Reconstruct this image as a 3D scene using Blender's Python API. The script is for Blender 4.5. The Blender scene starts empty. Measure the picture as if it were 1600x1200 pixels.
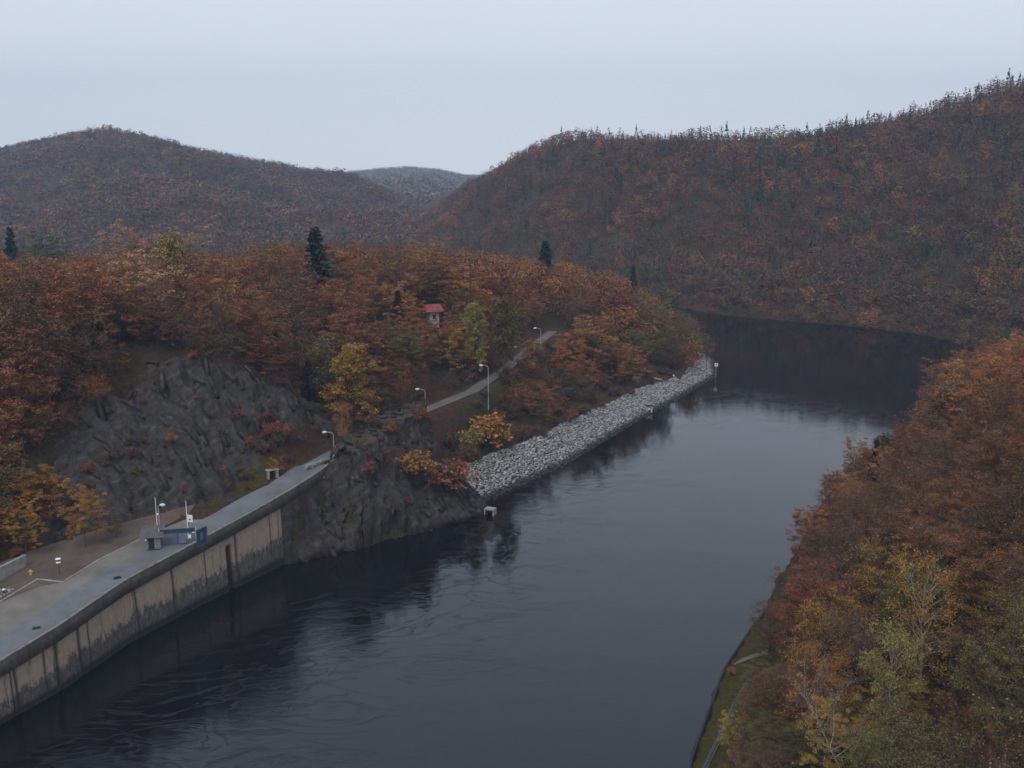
import bpy, math, random
import numpy as np
from mathutils import Vector, Matrix

random.seed(7)
rng = np.random.default_rng(7)
scene = bpy.context.scene
rad = math.radians

# ---------------------------------------------------------------- camera, sky, sun, exposure
H = 65.0
F = 1600.0
PITCH = math.atan(355 / 1600)
cam_d = bpy.data.cameras.new("camera")
cam_d.sensor_width = 36
cam_d.lens = 36
cam_d.clip_start = 0.5
cam_d.clip_end = 20000
cam = bpy.data.objects.new("camera", cam_d)
scene.collection.objects.link(cam)
cam.location = (0, 0, H)
cam.rotation_euler = (math.pi / 2 - PITCH, 0, 0)
scene.camera = cam

SUN_ELEV, SUN_ROT = rad(48), rad(200)
world = bpy.data.worlds.new("World")
scene.world = world
world.use_nodes = True
wn = world.node_tree
wn.nodes.clear()
w_out = wn.nodes.new("ShaderNodeOutputWorld")
w_bg = wn.nodes.new("ShaderNodeBackground")
w_sky = wn.nodes.new("ShaderNodeTexSky")
w_sky.sky_type = 'NISHITA'
w_sky.sun_disc = False
w_sky.sun_elevation = SUN_ELEV
w_sky.sun_rotation = SUN_ROT
w_sky.dust_density = 4
w_geo = wn.nodes.new("ShaderNodeTexCoord")
w_sep = wn.nodes.new("ShaderNodeSeparateXYZ")
w_ramp = wn.nodes.new("ShaderNodeValToRGB")
w_ramp.color_ramp.elements[0].position = 0.0
w_ramp.color_ramp.elements[0].color = (0.83, 0.84, 0.85, 1)
w_ramp.color_ramp.elements[1].position = 0.45
w_ramp.color_ramp.elements[1].color = (0.525, 0.605, 0.715, 1)
_e = w_ramp.color_ramp.elements.new(0.14); _e.color = (0.66, 0.695, 0.745, 1)
w_noise = wn.nodes.new("ShaderNodeTexNoise")
w_noise.inputs["Scale"].default_value = 1.6
w_noise.inputs["Detail"].default_value = 4
w_mr = wn.nodes.new("ShaderNodeMapRange")
w_mr.inputs["To Min"].default_value = 0.92 * 14.4
w_mr.inputs["To Max"].default_value = 1.08 * 14.4
w_mul = wn.nodes.new("ShaderNodeVectorMath"); w_mul.operation = 'SCALE'
w_mix = wn.nodes.new("ShaderNodeMixRGB")
w_mix.inputs[0].default_value = 0.88          # thick, even overcast in front of the blue sky
wn.links.new(w_geo.outputs["Generated"], w_sep.inputs[0])
wn.links.new(w_sep.outputs["Z"], w_ramp.inputs[0])
wn.links.new(w_geo.outputs["Generated"], w_noise.inputs["Vector"])
wn.links.new(w_noise.outputs["Fac"], w_mr.inputs["Value"])
wn.links.new(w_ramp.outputs[0], w_mul.inputs[0])
wn.links.new(w_mr.outputs[0], w_mul.inputs["Scale"])
wn.links.new(w_sky.outputs[0], w_mix.inputs[1])
wn.links.new(w_mul.outputs[0], w_mix.inputs[2])
wn.links.new(w_mix.outputs[0], w_bg.inputs["Color"])
w_bg.inputs["Strength"].default_value = 0.1
wn.links.new(w_bg.outputs[0], w_out.inputs["Surface"])

sun_d = bpy.data.lights.new("sun", 'SUN')
sun_d.energy = 1.3
sun_d.angle = rad(25)
sun_d.color = (1.0, 0.97, 0.92)
sun = bpy.data.objects.new("sun", sun_d)
scene.collection.objects.link(sun)
# same direction as the sky's sun: azimuth SUN_ROT clockwise from +Y
sdir = Vector((math.sin(SUN_ROT) * math.cos(SUN_ELEV), math.cos(SUN_ROT) * math.cos(SUN_ELEV), math.sin(SUN_ELEV)))
sun.rotation_euler = sdir.to_track_quat('Z', 'Y').to_euler()

scene.view_settings.view_transform = 'Standard'
scene.view_settings.look = 'None'
scene.view_settings.exposure = 0.0
scene.view_settings.gamma = 1.0
scene.render.engine = 'CYCLES'
scene.cycles.max_bounces = 5
scene.cycles.diffuse_bounces = 2
scene.cycles.glossy_bounces = 2
scene.cycles.transparent_max_bounces = 8
scene.cycles.volume_bounces = 0
scene.cycles.use_denoising = True
scene.cycles.use_adaptive_sampling = True
scene.cycles.adaptive_threshold = 0.02

# ---------------------------------------------------------------- surveying helpers
_c, _s = math.cos(PITCH), math.sin(PITCH)
def ray(px, py):
    a = (px - 800) / F; b = -(py - 600) / F
    return np.array([a, _c + b * _s, -_s + b * _c])
def U(px, py, z=0.0):
    d = ray(px, py); t = (z - H) / d[2]
    return d * t + np.array([0, 0, H])
def UY(px, py, y):
    d = ray(px, py); t = y / d[1]
    return d * t + np.array([0, 0, H])
def proj(x, y, z):
    z = np.asarray(z) - H
    D = y * _c - z * _s; up = y * _s + z * _c
    return 800 + F * x / D, 600 - F * up / D

# ---------------------------------------------------------------- numpy noise
def _hash(ix, iy, iz, seed):
    h = (ix.astype(np.int64) * 374761393 + iy.astype(np.int64) * 668265263 + iz.astype(np.int64) * 2147483647 + seed * 974634777) & 0xFFFFFFFF
    h = ((h ^ (h >> 13)) * 1274126177) & 0xFFFFFFFF
    h = (h ^ (h >> 16)) & 0xFFFFFF
    return h / float(0xFFFFFF)
def vnoise(x, y, z=None, seed=0):
    x = np.asarray(x, float); y = np.asarray(y, float)
    z = np.zeros_like(x) if z is None else np.asarray(z, float)
    ix, iy, iz = np.floor(x), np.floor(y), np.floor(z)
    fx, fy, fz = x - ix, y - iy, z - iz
    fx, fy, fz = [t * t * (3 - 2 * t) for t in (fx, fy, fz)]
    r = 0
    for dx in (0, 1):
        for dy in (0, 1):
            for dz in (0, 1):
                w = (fx if dx else 1 - fx) * (fy if dy else 1 - fy) * (fz if dz else 1 - fz)
                r = r + w * _hash(ix + dx, iy + dy, iz + dz, seed)
    return r * 2 - 1
def fbm(x, y, z=None, seed=0, octv=4, gain=.5):
    r = 0; a = 1; tot = 0
    x = np.asarray(x, float); y = np.asarray(y, float)
    z = np.zeros_like(x) if z is None else np.asarray(z, float)
    for o in range(octv):
        r = r + a * vnoise(x * 2 ** o, y * 2 ** o, z * 2 ** o, seed + o * 17)
        tot += a; a *= gain
    return r / tot
def sstep(a, b, x):
    t = np.clip((np.asarray(x, float) - a) / (b - a), 0, 1)
    return t * t * (3 - 2 * t)

# ---------------------------------------------------------------- mesh / object helpers
COL = scene.collection
def link(o, parent=None):
    COL.objects.link(o)
    if parent is not None:
        o.parent = parent
    return o
def mesh_np(name, V, Fq, mat=None, smooth=False, attrs=None, uv=None):
    """V (n,3); Fq (m,k) faces of one size k"""
    V = np.asarray(V, np.float32); Fq = np.asarray(Fq, np.int32)
    me = bpy.data.meshes.new(name)
    k = Fq.shape[1]; m = Fq.shape[0]
    me.vertices.add(len(V)); me.vertices.foreach_set("co", V.ravel())
    me.loops.add(m * k); me.loops.foreach_set("vertex_index", Fq.ravel())
    me.polygons.add(m); me.polygons.foreach_set("loop_start", np.arange(0, m * k, k, dtype=np.int32))
    me.update(calc_edges=True)
    if smooth:
        me.polygons.foreach_set("use_smooth", np.ones(m, dtype=bool))
    if attrs:
        for an, av in attrs.items():
            av = np.asarray(av, np.float32)
            if av.ndim == 1:
                a = me.attributes.new(an, 'FLOAT', 'POINT'); a.data.foreach_set("value", av)
            else:
                if av.shape[1] == 3:
                    av = np.concatenate([av, np.ones((len(av), 1), np.float32)], 1)
                a = me.attributes.new(an, 'FLOAT_COLOR', 'POINT'); a.data.foreach_set("color", av.ravel())
    if uv is not None:
        l = me.uv_layers.new(name="UVMap")
        l.data.foreach_set("uv", np.asarray(uv, np.float32)[Fq.ravel()].ravel())
    if mat is not None:
        me.materials.append(mat)
    return me
def grid_faces(nu, nv):
    i = np.arange(nu * nv).reshape(nu, nv)
    return np.stack([i[:-1, :-1], i[1:, :-1], i[1:, 1:], i[:-1, 1:]], -1).reshape(-1, 4)
def obj(name, me, parent=None, loc=None, **props):
    o = bpy.data.objects.new(name, me)
    link(o, parent)
    if loc is not None:
        o.location = loc
    for k, v in props.items():
        o[k] = v
    return o
def thing(name, label, cat, loc, rz=0.0, group=None):
    o = bpy.data.objects.new(name, None)
    o.empty_display_size = 0.3
    link(o)
    o.location = tuple(float(t) for t in loc); o.rotation_euler = (0, 0, rz)
    o["label"] = label; o["category"] = cat
    if group: o["group"] = group
    return o
class MB:
    """collects boxes, tubes, plates as quads"""
    def __init__(s): s.V = []; s.F = []; s.n = 0
    def add(s, V, Fq):
        V = np.asarray(V, float); Fq = np.asarray(Fq, int)
        s.V.append(V); s.F.append(Fq + s.n); s.n += len(V); return s
    def box(s, c, size, rz=0.0, rx=0.0, bev=0.0):
        x, y, z = [t / 2 for t in size]
        V = np.array([[a * x, b * y, d * z] for a in (-1, 1) for b in (-1, 1) for d in (-1, 1)], float)
        Fq = [[0, 1, 3, 2], [4, 6, 7, 5], [0, 4, 5, 1], [2, 3, 7, 6], [0, 2, 6, 4], [1, 5, 7, 3]]
        R = np.array(Matrix.Rotation(rz, 3, 'Z') @ Matrix.Rotation(rx, 3, 'X'))
        return s.add(V @ R.T + np.asarray(c, float), Fq)
    def bar(s, p0, p1, w, h=None):
        p0 = Vector(p0); p1 = Vector(p1); d = p1 - p0
        h = w if h is None else h
        q = d.to_track_quat('Y', 'Z'); R = np.array(q.to_matrix())
        V = np.array([[a * w / 2, b * d.length / 2, e * h / 2] for a in (-1, 1) for b in (-1, 1) for e in (-1, 1)], float)
        Fq = [[0, 1, 3, 2], [4, 6, 7, 5], [0, 4, 5, 1], [2, 3, 7, 6], [0, 2, 6, 4], [1, 5, 7, 3]]
        return s.add(V @ R.T + np.array((p0 + p1) / 2), Fq)
    def tube(s, pts, radii, n=6):
        pts = [Vector(p) for p in pts]
        if not hasattr(radii, '__len__'): radii = [radii] * len(pts)
        rings = []
        for i, p in enumerate(pts):
            d = (pts[min(i + 1, len(pts) - 1)] - pts[max(i - 1, 0)]).normalized()
            q = d.to_track_quat('Z', 'Y'); R = np.array(q.to_matrix())
            a = np.linspace(0, 2 * math.pi, n, endpoint=False)
            rings.append(np.stack([np.cos(a), np.sin(a), 0 * a], 1) * radii[i] @ R.T + np.array(p))
        V = np.concatenate(rings + [[np.array(pts[0])], [np.array(pts[-1])]])
        Fq = []
        for i in range(len(pts) - 1):
            for j in range(n):
                k = (j + 1) % n
                Fq.append([i * n + j, i * n + k, (i + 1) * n + k, (i + 1) * n + j])
        m = len(pts) * n
        for j in range(0, n, 1):
            k = (j + 1) % n
            Fq.append([m, k, j, j]); Fq.append([m + 1, (len(pts) - 1) * n + j, (len(pts) - 1) * n + k, (len(pts) - 1) * n + k])
        return s.add(V, Fq)
    def build(s, name, mat, parent=None, **props):
        V = np.concatenate(s.V); Fq = np.concatenate(s.F)
        me = bpy.data.meshes.new(name)
        faces = [list(dict.fromkeys(f)) for f in Fq.tolist()]
        me.from_pydata(V.tolist(), [], faces); me.update()
        if mat: me.materials.append(mat)
        return obj(name, me, parent, **props)

# ---------------------------------------------------------------- materials
def new_mat(name):
    m = bpy.data.materials.new(name); m.use_nodes = True
    nt = m.node_tree
    b = nt.nodes["Principled BSDF"]
    return m, nt, b
def N(nt, t, **kw):
    n = nt.nodes.new(t)
    for k, v in kw.items():
        if k in n.inputs: n.inputs[k].default_value = v
        else: setattr(n, k, v)
    return n
def ramp(nt, fac, stops):
    r = nt.nodes.new("ShaderNodeValToRGB")
    e = r.color_ramp.elements
    while len(e) < len(stops): e.new(0.5)
    for i, (p, c) in enumerate(stops):
        e[i].position = p; e[i].color = (*c, 1) if len(c) == 3 else c
    if fac is not None: nt.links.new(fac, r.inputs[0])
    return r.outputs[0]
def noise_tex(nt, scale, detail=5, rough=.6, vec=None, dist=0.0):
    n = nt.nodes.new("ShaderNodeTexNoise")
    n.inputs["Scale"].default_value = scale; n.inputs["Detail"].default_value = detail
    n.inputs["Roughness"].default_value = rough; n.inputs["Distortion"].default_value = dist
    if vec is not None: nt.links.new(vec, n.inputs["Vector"])
    return n.outputs["Fac"]
def pos(nt, scale=(1, 1, 1), rot=(0, 0, 0)):
    g = nt.nodes.new("ShaderNodeNewGeometry"); mp = nt.nodes.new("ShaderNodeMapping")
    mp.inputs["Scale"].default_value = scale; mp.inputs["Rotation"].default_value = rot
    nt.links.new(g.outputs["Position"], mp.inputs["Vector"])
    return mp.outputs[0]
def mixc(nt, fac, a, b, mode='MIX'):
    m = nt.nodes.new("ShaderNodeMixRGB"); m.blend_type = mode
    for i, v in ((0, fac), (1, a), (2, b)):
        if isinstance(v, (int, float)): m.inputs[i].default_value = v
        elif isinstance(v, tuple): m.inputs[i].default_value = (*v, 1)
        else: nt.links.new(v, m.inputs[i])
    return m.outputs[0]
def bump(nt, b, h, dist, strength=1.0):
    n = nt.nodes.new("ShaderNodeBump"); n.inputs["Distance"].default_value = dist
    n.inputs["Strength"].default_value = strength
    nt.links.new(h, n.inputs["Height"]); nt.links.new(n.outputs[0], b.inputs["Normal"])
def attr(nt, name, out="Color"):
    a = nt.nodes.new("ShaderNodeAttribute"); a.attribute_name = name
    return a.outputs[out]
def simple_mat(name, col, rough=.6, metal=0.0, var=.25, scale=3.0, spec=.3):
    m, nt, b = new_mat(name)
    f = noise_tex(nt, scale, 6, .65, pos(nt))
    c = ramp(nt, f, [(.3, tuple(t * (1 - var) for t in col)), (.7, tuple(min(1, t * (1 + var)) for t in col))])
    nt.links.new(c, b.inputs["Base Color"])
    b.inputs["Roughness"].default_value = rough; b.inputs["Metallic"].default_value = metal
    b.inputs["Specular IOR Level"].default_value = spec
    return m
def foliage_mat(name):
    m, nt, b = new_mat(name)
    oi = nt.nodes.new("ShaderNodeObjectInfo")
    c = mixc(nt, 1.0, attr(nt, "tint"), oi.outputs["Color"], 'MULTIPLY')
    nt.links.new(c, b.inputs["Base Color"])
    b.inputs["Roughness"].default_value = .75; b.inputs["Specular IOR Level"].default_value = .15
    return m
M_LEAF = foliage_mat("autumn leaves")
M_BARK = simple_mat("grey brown bark", (.085, .065, .055), .9, var=.45, scale=2)
M_BIRCH, nt, b = new_mat("white birch bark")
f = noise_tex(nt, 1.0, 4, .7, pos(nt, (2.0, 2.0, 5.0)))
nt.links.new(ramp(nt, f, [(.36, (.06, .055, .05)), (.5, (.30, .28, .26)), (.8, (.5, .47, .44))]), b.inputs["Base Color"])
b.inputs["Roughness"].default_value = .8

# leaf litter / forest floor
M_FLOOR, nt, b = new_mat("forest floor")
f1 = noise_tex(nt, .09, 6, .6, pos(nt)); f2 = noise_tex(nt, 1.7, 6, .75, pos(nt))
c1 = ramp(nt, f2, [(.3, (.028, .018, .014)), (.5, (.075, .040, .026)), (.7, (.13, .065, .036))])
c2 = ramp(nt, f2, [(.3, (.022, .024, .016)), (.7, (.075, .075, .035))])
c = mixc(nt, ramp(nt, f1, [(.42, (0, 0, 0)), (.62, (1, 1, 1))]), c1, c2)
g = attr(nt, "grass", "Fac")
c = mixc(nt, g, c, ramp(nt, f2, [(.3, (.034, .031, .009)), (.7, (.11, .088, .022))]))
c = mixc(nt, attr(nt, 'rocky', 'Fac'), c, ramp(nt, f2, [(.35, (.03, .03, .033)), (.65, (.13, .13, .135))]))
nt.links.new(c, b.inputs["Base Color"]); b.inputs["Roughness"].default_value = .95
b.inputs["Specular IOR Level"].default_value = .1
bump(nt, b, f2, .5)

# rock
M_ROCK, nt, b = new_mat("dark slate rock")
pv = pos(nt, (.9, .9, .9), (rad(25), rad(38), rad(15)))
mp = nt.nodes.new("ShaderNodeMapping"); mp.inputs["Scale"].default_value = (.22, 1.6, 1.6)
nt.links.new(pv, mp.inputs[0])
f1 = noise_tex(nt, .8, 8, .7, mp.outputs[0], .3); f2 = noise_tex(nt, 3.0, 6, .75, mp.outputs[0])
f3 = noise_tex(nt, .16, 5, .6, pos(nt)); f4 = noise_tex(nt, .7, 6, .7, pos(nt))
c = ramp(nt, f1, [(.25, (.010, .0105, .012)), (.40, (.027, .026, .028)), (.54, (.057, .054, .054)), (.64, (.105, .10, .097)), (.74, (.22, .21, .20))])  # crack-to-ledge contrast painted into the colour, overcast light being flat
c = mixc(nt, ramp(nt, f2, [(.72, (0, 0, 0)), (.78, (1, 1, 1))]), c, (.30, .29, .28))
f5 = noise_tex(nt, 1.1, 9, .82, pos(nt))
c = mixc(nt, ramp(nt, f5, [(.47, (0, 0, 0)), (.58, (.8, .8, .8))]), c, (.080, .054, .036))
c = mixc(nt, ramp(nt, f4, [(.58, (0, 0, 0)), (.68, (.75, .75, .75))]), c, (.055, .055, .028))
c = mixc(nt, attr(nt, "litter", "Fac"), c, ramp(nt, f4, [(.35, (.05, .03, .02)), (.65, (.12, .07, .035))]))
c = mixc(nt, attr(nt, "wet", "Fac"), c, (.010, .011, .010))
nt.links.new(c, b.inputs["Base Color"]); b.inputs["Roughness"].default_value = .8
b.inputs["Specular IOR Level"].default_value = .25
bump(nt, b, mixc(nt, .5, f1, f2), .5)

# riprap stone
M_STONE, nt, b = new_mat("pale granite riprap")
f1 = noise_tex(nt, 1.4, 6, .7, pos(nt))
c = mixc(nt, 1.0, ramp(nt, f1, [(.3, (.6, .6, .6)), (.7, (1.25, 1.25, 1.25))]), attr(nt, "tint"), 'MULTIPLY')
nt.links.new(c, b.inputs["Base Color"]); b.inputs["Roughness"].default_value = .85
bump(nt, b, f1, .08)

# concrete of the quay wall (uv: metres along, height fraction)
M_WALL, nt, b = new_mat("stained concrete wall")
uvn = nt.nodes.new("ShaderNodeUVMap"); sp = nt.nodes.new("ShaderNodeSeparateXYZ")
nt.links.new(uvn.outputs[0], sp.inputs[0])
f1 = noise_tex(nt, .55, 9, .78, pos(nt, (1, 1, .8))); f2 = noise_tex(nt, 2.4, 8, .78, pos(nt, (1, 1, .45)))
f3 = noise_tex(nt, .9, 6, .75, pos(nt, (1, 1, .15)))
base = ramp(nt, f2, [(.3, (.25, .175, .125)), (.6, (.37, .285, .215)), (.8, (.46, .38, .30))])
dark = ramp(nt, f2, [(.3, (.035, .031, .028)), (.48, (.08, .070, .06)), (.58, (.13, .112, .095)), (.68, (.34, .29, .24))])
mth = nt.nodes.new("ShaderNodeMath"); mth.operation = 'MULTIPLY_ADD'
nt.links.new(f1, mth.inputs[0]); mth.inputs[1].default_value = .95; nt.links.new(sp.outputs["Y"], mth.inputs[2])
m2 = nt.nodes.new("ShaderNodeMath"); m2.operation = 'MULTIPLY_ADD'
nt.links.new(f3, m2.inputs[0]); m2.inputs[1].default_value = .55; nt.links.new(mth.outputs[0], m2.inputs[2])
m3 = nt.nodes.new("ShaderNodeMath"); m3.operation = 'MULTIPLY'; m3.inputs[1].default_value = .5
nt.links.new(m2.outputs[0], m3.inputs[0])          # tide mark near half of the wall's height
c = mixc(nt, ramp(nt, m3.outputs[0], [(.60, (1, 1, 1)), (.645, (0, 0, 0))]), base, dark)
f6 = noise_tex(nt, .9, 6, .8, pos(nt, (1, 1, .06)))
c = mixc(nt, ramp(nt, f6, [(.56, (0, 0, 0)), (.64, (.75, .75, .75))]), c, (.055, .045, .037))
c = mixc(nt, attr(nt, "joint", "Fac"), c, (.018, .016, .015))
wetr = ramp(nt, sp.outputs["Y"], [(.10, (1, 1, 1)), (.19, (0, 0, 0))])
c = mixc(nt, wetr, c, ramp(nt, f2, [(.4, (.006, .007, .006)), (.7, (.03, .033, .02))]))
nt.links.new(c, b.inputs["Base Color"]); b.inputs["Roughness"].default_value = .9
bump(nt, b, f2, .12)

M_PARAPET, nt, b = new_mat("weathered concrete parapet")
f1 = noise_tex(nt, .5, 7, .7, pos(nt)); f2 = noise_tex(nt, 2.2, 6, .7, pos(nt, (1, 1, .3)))
c = mixc(nt, ramp(nt, f1, [(.4, (0, 0, 0)), (.62, (.8, .8, .8))]), ramp(nt, f2, [(.3, (.075, .060, .047)), (.7, (.17, .138, .112))]), (.045, .042, .036))
nt.links.new(c, b.inputs["Base Color"]); b.inputs["Roughness"].default_value = .9

def paving(name, a, bb, sc=1.0):
    m, nt, b = new_mat(name)
    f1 = noise_tex(nt, .22, 7, .65, pos(nt)); f2 = noise_tex(nt, 6 * sc, 5, .7, pos(nt)); f3 = noise_tex(nt, .9, 6, .75, pos(nt))
    c = mixc(nt, ramp(nt, f1, [(.35, (0, 0, 0)), (.65, (1, 1, 1))]), a, bb)
    c = mixc(nt, .55, c, ramp(nt, f2, [(.3, (.55, .55, .55)), (.7, (1.3, 1.3, 1.3))]), 'MULTIPLY')
    c = mixc(nt, ramp(nt, f3, [(.62, (0, 0, 0)), (.74, (.55, .55, .55))]), c, (.09, .065, .045))
    nt.links.new(c, b.inputs["Base Color"]); b.inputs["Roughness"].default_value = .9
    return m
M_ROAD = paving("worn grey asphalt", (.115, .117, .125), (.17, .17, .18))
M_LANE = paving("dusty lane under leaves", (.10, .085, .075), (.155, .132, .115))
M_GRAVEL = paving("pale sandy gravel", (.14, .12, .10), (.215, .19, .165), 2)
M_LITTER = paving("gravel under leaf litter", (.085, .050, .034), (.13, .10, .08), 2)
M_CONC = simple_mat("grey concrete", (.30, .28, .25), .9, var=.35, scale=1.3)
M_PALEC = simple_mat("pale concrete", (.42, .40, .37), .9, var=.25, scale=2)
M_BLUE = simple_mat("blue painted steel", (.03, .065, .13), .6, var=.45, scale=3)
M_BLUEP = simple_mat("pale blue sheet metal", (.13, .16, .21), .6, var=.25, scale=2)
M_STEEL = simple_mat("galvanised steel", (.50, .50, .50), .45, .3, var=.15, scale=4)
M_COPE = simple_mat("weathered coping", (.20, .18, .16), .9, var=.4, scale=1.2)
M_WHITE = simple_mat("white paint", (.80, .80, .79), .5, var=.05, scale=3)
M_DARK = simple_mat("dark metal", (.02, .02, .022), .6, var=.3)
M_YELLOW = simple_mat("yellow paint", (.60, .38, .04), .5, var=.15)
M_RUSTROOF = simple_mat("faded corrugated roof", (.22, .20, .20), .7, var=.4, scale=1.5)
M_RED = simple_mat("red roof paint", (.26, .065, .055), .8, var=.4, scale=1.5)
M_SHED = simple_mat("grey shed boards", (.17, .19, .19), .8, var=.2, scale=2)
M_WOOD = simple_mat("weathered wood", (.12, .09, .07), .85, var=.3, scale=3)
M_TEAL = simple_mat("teal painted rail", (.06, .16, .20), .5, var=.2)
M_GLASSY = simple_mat("lamp glass", (.75, .77, .78), .2, var=.05)
# ================================================================ THE VALLEY: shore lines and heights
L_SHORE = np.array([(-72, 60), (-66, 90), (-60.1, 108.6), (-56.2, 117), (-52.6, 129.2), (-47.1, 139.9), (-40.5, 151.7), (-37.5, 156.1), (-29.9, 160.7),
    (-20.1, 169), (-11.5, 174.7), (-3.8, 181.1), (-5.5, 187.7), (11.1, 212), (32.5, 251.7), (45.9, 275), (61.7, 303.7), (66, 330), (66, 365), (55, 395), (25, 430), (-50, 500), (-180, 610), (-400, 760)], float)
R_SHORE = np.array([(8, 40), (14, 80), (19.5, 99.8), (27, 119.5), (32.6, 130.1), (37.2, 138.2), (42, 150), (60, 188), (88, 230), (125, 288), (146, 320), (152, 334), (161, 362),
    (146.3, 385.3), (117.8, 405.3), (86.3, 434.6), (20, 500), (-60, 580), (-200, 700), (-400, 860)], float)
RIVER = np.concatenate([L_SHORE, R_SHORE[::-1]])
def seg_dist(X, Y, poly):
    d = np.full(X.shape, 1e9)
    for (x0, y0), (x1, y1) in zip(poly[:-1], poly[1:]):
        dx, dy = x1 - x0, y1 - y0
        t = np.clip(((X - x0) * dx + (Y - y0) * dy) / (dx * dx + dy * dy), 0, 1)
        d = np.minimum(d, np.hypot(X - x0 - t * dx, Y - y0 - t * dy))
    return d
def inside(X, Y, poly):
    c = np.zeros(X.shape, bool)
    n = len(poly)
    for i in range(n):
        x0, y0 = poly[i]; x1, y1 = poly[(i + 1) % n]
        if y0 == y1: continue
        m = (y0 > Y) != (y1 > Y)
        c ^= m & (X < (x1 - x0) * (Y - y0) / (y1 - y0) + x0)
    return c
ROAD_Y = [60, 95, 108, 118, 130, 140, 152, 160, 178, 200, 218, 243, 262, 290, 320]
ROAD_ZZ = [6.4, 6.9, 7.1, 8.0, 8.5, 9.2, 10.5, 11.6, 12.4, 13.6, 14.5, 15.0, 16.0, 17.5, 19]
def road_z(y): return np.interp(y, ROAD_Y, ROAD_ZZ)
ROAD_C = np.array([(-76.5, 60), (-69.3, 92), (-62.6, 111), (-58.6, 119.5), (-55.0, 131.4), (-49.4, 142.6), (-43.2, 153.6), (-38.8, 161.5), (-34.6, 174.5), (-28.5, 186.5), (-20.8, 201), (-9.0, 219.5), (-1.2, 243.5), (4.2, 262), (11.5, 284)], float)
KERB = np.array([(-79, 60), (-73, 105), (-66.9, 124), (-64.9, 131), (-61.1, 130.1), (-58.6, 137.4), (-54.0, 145.6)], float)
FOOT = np.array([(-98, 60), (-86, 105), (-77, 127), (-71, 139), (-62, 147.5), (-50.5, 155.5), (-44.5, 164), (-38.5, 180)], float)
def poly_resample(P, step):
    P = np.asarray(P, float); s = np.concatenate([[0], np.cumsum(np.hypot(*np.diff(P[:, :2], axis=0).T))])
    t = np.arange(0, s[-1], step); t = np.append(t, s[-1])
    return np.stack([np.interp(t, s, P[:, k]) for k in range(P.shape[1])], 1), t

CP = [ # land heights (x, y, z) away from the shores
    (-62, 149, 9), (-66, 163, 27), (-50.5, 157, 10.5), (-50, 174, 31), (-44, 166, 12), (-42, 182, 27), (-36, 182, 13.5), (-36, 197, 22),
    (-72, 141, 8.5), (-80, 152, 22), (-79, 129, 8), (-93, 140, 22), (-90, 110, 8), (-106, 120, 22), (-90, 175, 32), (-110, 160, 33), (-140, 150, 38), (-60, 190, 30), (-75, 205, 28),
    (-30, 205, 19), (-22, 222, 18), (-35, 235, 24), (-60, 235, 27), (-100, 230, 26), (-150, 210, 28), (-10, 245, 20), (-25, 265, 29), (-60, 280, 27), (-110, 285, 24), (-160, 290, 23), (-230, 260, 26),
    (0, 268, 18.5), (6, 292, 22), (-10, 310, 27), (-45, 335, 27), (-110, 340, 22), (-180, 350, 20), (20, 325, 21), (8, 345, 22), (35, 330, 16), (42, 352, 10), (50, 340, 7), (35, 375, 11), (0, 385, 15), (-60, 400, 14), (-150, 420, 14), (-260, 400, 26), (-100, 470, 4), (-200, 540, 6), (10, 235, 13), (20, 262, 12), (34, 290, 10), (-5, 208, 10), (5, 225, 10),
    (-33, 169, 12), (-27, 176, 14), (-30, 182, 13), (-24, 186, 15), (-15, 186, 10), (-14, 193, 9), (-12, 180, 8), (-17, 201, 13.6), (-22, 170, 9.5),
    (60, 100, 24), (45, 80, 18), (75, 80, 36), (57, 120, 21), (85, 120, 36), (72, 145, 19.5), (100, 150, 32), (90, 175, 18), (115, 185, 24), (100, 205, 13), (125, 215, 19), (125, 245, 8), (150, 250, 13), (155, 290, 7), (165, 320, 9),
    (200, 300, 40), (200, 200, 45), (180, 120, 62), (230, 150, 75), (40, 40, 20), (80, 40, 45), (-160, 80, 45), (-130, 40, 30), (210, 360, 60), (-240, 120, 60),
    (150, 360, 4), (190, 400, 40), (120, 440, 20), (60, 520, 20), (250, 450, 90), (-260, 500, 10), (240, 40, 90), (-250, 40, 60)]
CP = np.array(CP, float)
def _phi(r2): return np.where(r2 > 0, r2 * np.log(np.maximum(r2, 1e-9)) * .5, 0)
_P = CP[:, :2] / 100
_K = _phi(((_P[:, None] - _P[None]) ** 2).sum(-1)) + np.eye(len(CP)) * 2e-3
_Q = np.concatenate([np.ones((len(CP), 1)), _P], 1)
_A = np.block([[_K, _Q], [_Q.T, np.zeros((3, 3))]])
_W = np.linalg.solve(_A, np.concatenate([CP[:, 2], np.zeros(3)]))
def tps(X, Y):
    r = _W[-3] + _W[-2] * X / 100 + _W[-1] * Y / 100
    for i in range(len(CP)):
        r = r + _W[i] * _phi((X / 100 - _P[i, 0]) ** 2 + (Y / 100 - _P[i, 1]) ** 2)
    return r
KNOB = np.array([(-27.5, 180), (-26, 192), (-17.5, 192), (-15.8, 184.5), (-18.5, 182.2), (-22.5, 179.5)], float)
MOUND = np.array([(-31.0, 170.5), (-30.5, 176), (-27.0, 182.5), (-22, 181), (-23, 173), (-27.5, 168.5)], float)
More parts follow.
